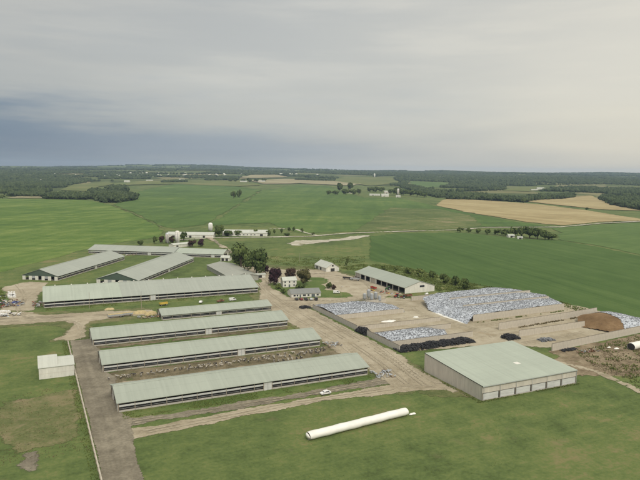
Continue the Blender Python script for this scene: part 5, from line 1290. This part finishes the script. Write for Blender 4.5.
tufts('weeds', 'rough green weeds between the bunkers and the corn field', [(340, 268), (362, 264), (400, 266), (440, 275.5), (470, 283), (520, 292), (560, 301.5), (600, 314), (640, 327), (660, 335), (640, 333), (600, 321), (570, 309), (545, 300), (525, 290), (495, 287.5), (440, 295), (434, 288), (372, 268), (350, 271)], 9000, .35, 1.1, 'weed', 3, dens=.40)
tufts('weeds', 'weeds on the rough brown ground beside the front bunker wall', [(575, 352), (640, 335), (660, 340), (660, 390), (640, 388), (600, 372)], 1500, .3, .9, 'weed', 4, dens=.55)
tufts('weeds', 'dry stalks scattered over the rough brown ground', [(575, 352), (640, 335), (660, 340), (660, 390), (640, 388), (600, 372)], 2200, .2, .6, 'weed_dry', 5, dens=.45)
tufts('weeds', 'weeds along the lane fence', [(14.0, 122), (16.2, 122), (16.2, 344), (13.6, 344)], 1600, .15, .5, 'weed', 6, world=True, dens=.2)
tufts('weeds', 'grass clumps around the clutter beside the dirt lane', [(-40, 436), (-22, 440), (-16, 470), (-20, 520), (-45, 520)], 2500, .4, 1.2, 'weed', 7, world=True, dens=.45)
tufts('weeds', 'rough growth at the base of the bunker walls', [(246, 292), (326, 295), (326, 293.5), (246, 290.5)], 500, .3, 1.0, 'weed', 8, world=True, dens=.5)
tufts('weeds', 'rough brown growth along the bare bunker wall', [(262, 273), (336, 279), (336, 277.3), (262, 271)], 500, .3, 1.1, 'weed_dry', 9, world=True, dens=.45)
tufts('weeds', 'rough grass in the strip before the nearest barn', [(29, 226.5), (136, 226), (136, 233), (29, 233)], 2500, .15, .45, 'weed', 10, world=True, dens=.45)
tufts('weeds', 'rough meadow grass beyond the yard', [(262, 262), (290, 266), (318, 270), (345, 266), (365, 262), (365, 256), (300, 258), (268, 256)], 2500, .3, .9, 'weed', 12, dens=.5)

tufts('weeds', 'grass growing along the front of the large square building', [(160, 186.3), (216, 186.3), (216, 187.7), (160, 187.7)], 500, .15, .5, 'weed', 14, world=True, dens=.3)
tufts('weeds', 'grass growing along the side of the large square building', [(160.5, 186), (162.8, 186), (162.8, 229), (160.8, 229)], 350, .15, .5, 'weed', 15, world=True, dens=.35)
tufts('weeds', 'tufts of taller grass scattered over the near lawn', [(35, 140), (240, 140), (215, 186), (150, 203), (35, 209)], 2200, .10, .24, 'weed', 16, world=True, dens=.5)
tufts('weeds', 'dry tufts in the worn grass by the white shed', [(-20, 205), (15.5, 205), (15.5, 275), (-14, 268)], 1500, .1, .35, 'weed_dry', 17, world=True, dens=.45)
tufts('weeds', 'rough grass along the widest barn', [(8, 424), (150, 421), (150, 432), (8, 433)], 2500, .15, .5, 'weed', 18, world=True, dens=.5)

# ------------------------------------------------------------------ air
def haze():
    m = bpy.data.materials.new('haze'); m.use_nodes = True; nt = m.node_tree; nt.nodes.clear()
    out = nt.nodes.new('ShaderNodeOutputMaterial'); v = nt.nodes.new('ShaderNodeVolumePrincipled')
    v.inputs['Color'].default_value = (0.52, 0.68, 0.90, 1); v.inputs['Density'].default_value = HAZE; v.inputs['Anisotropy'].default_value = 0.0
    nt.links.new(v.outputs[0], out.inputs['Volume'])
    MATS['haze'] = m
    o = MB().box(-12600, -12600, -60, 12600, 12600, 195).build('haze', 'haze'); o['kind'] = 'stuff'
HAZE = 5.0e-5
haze()
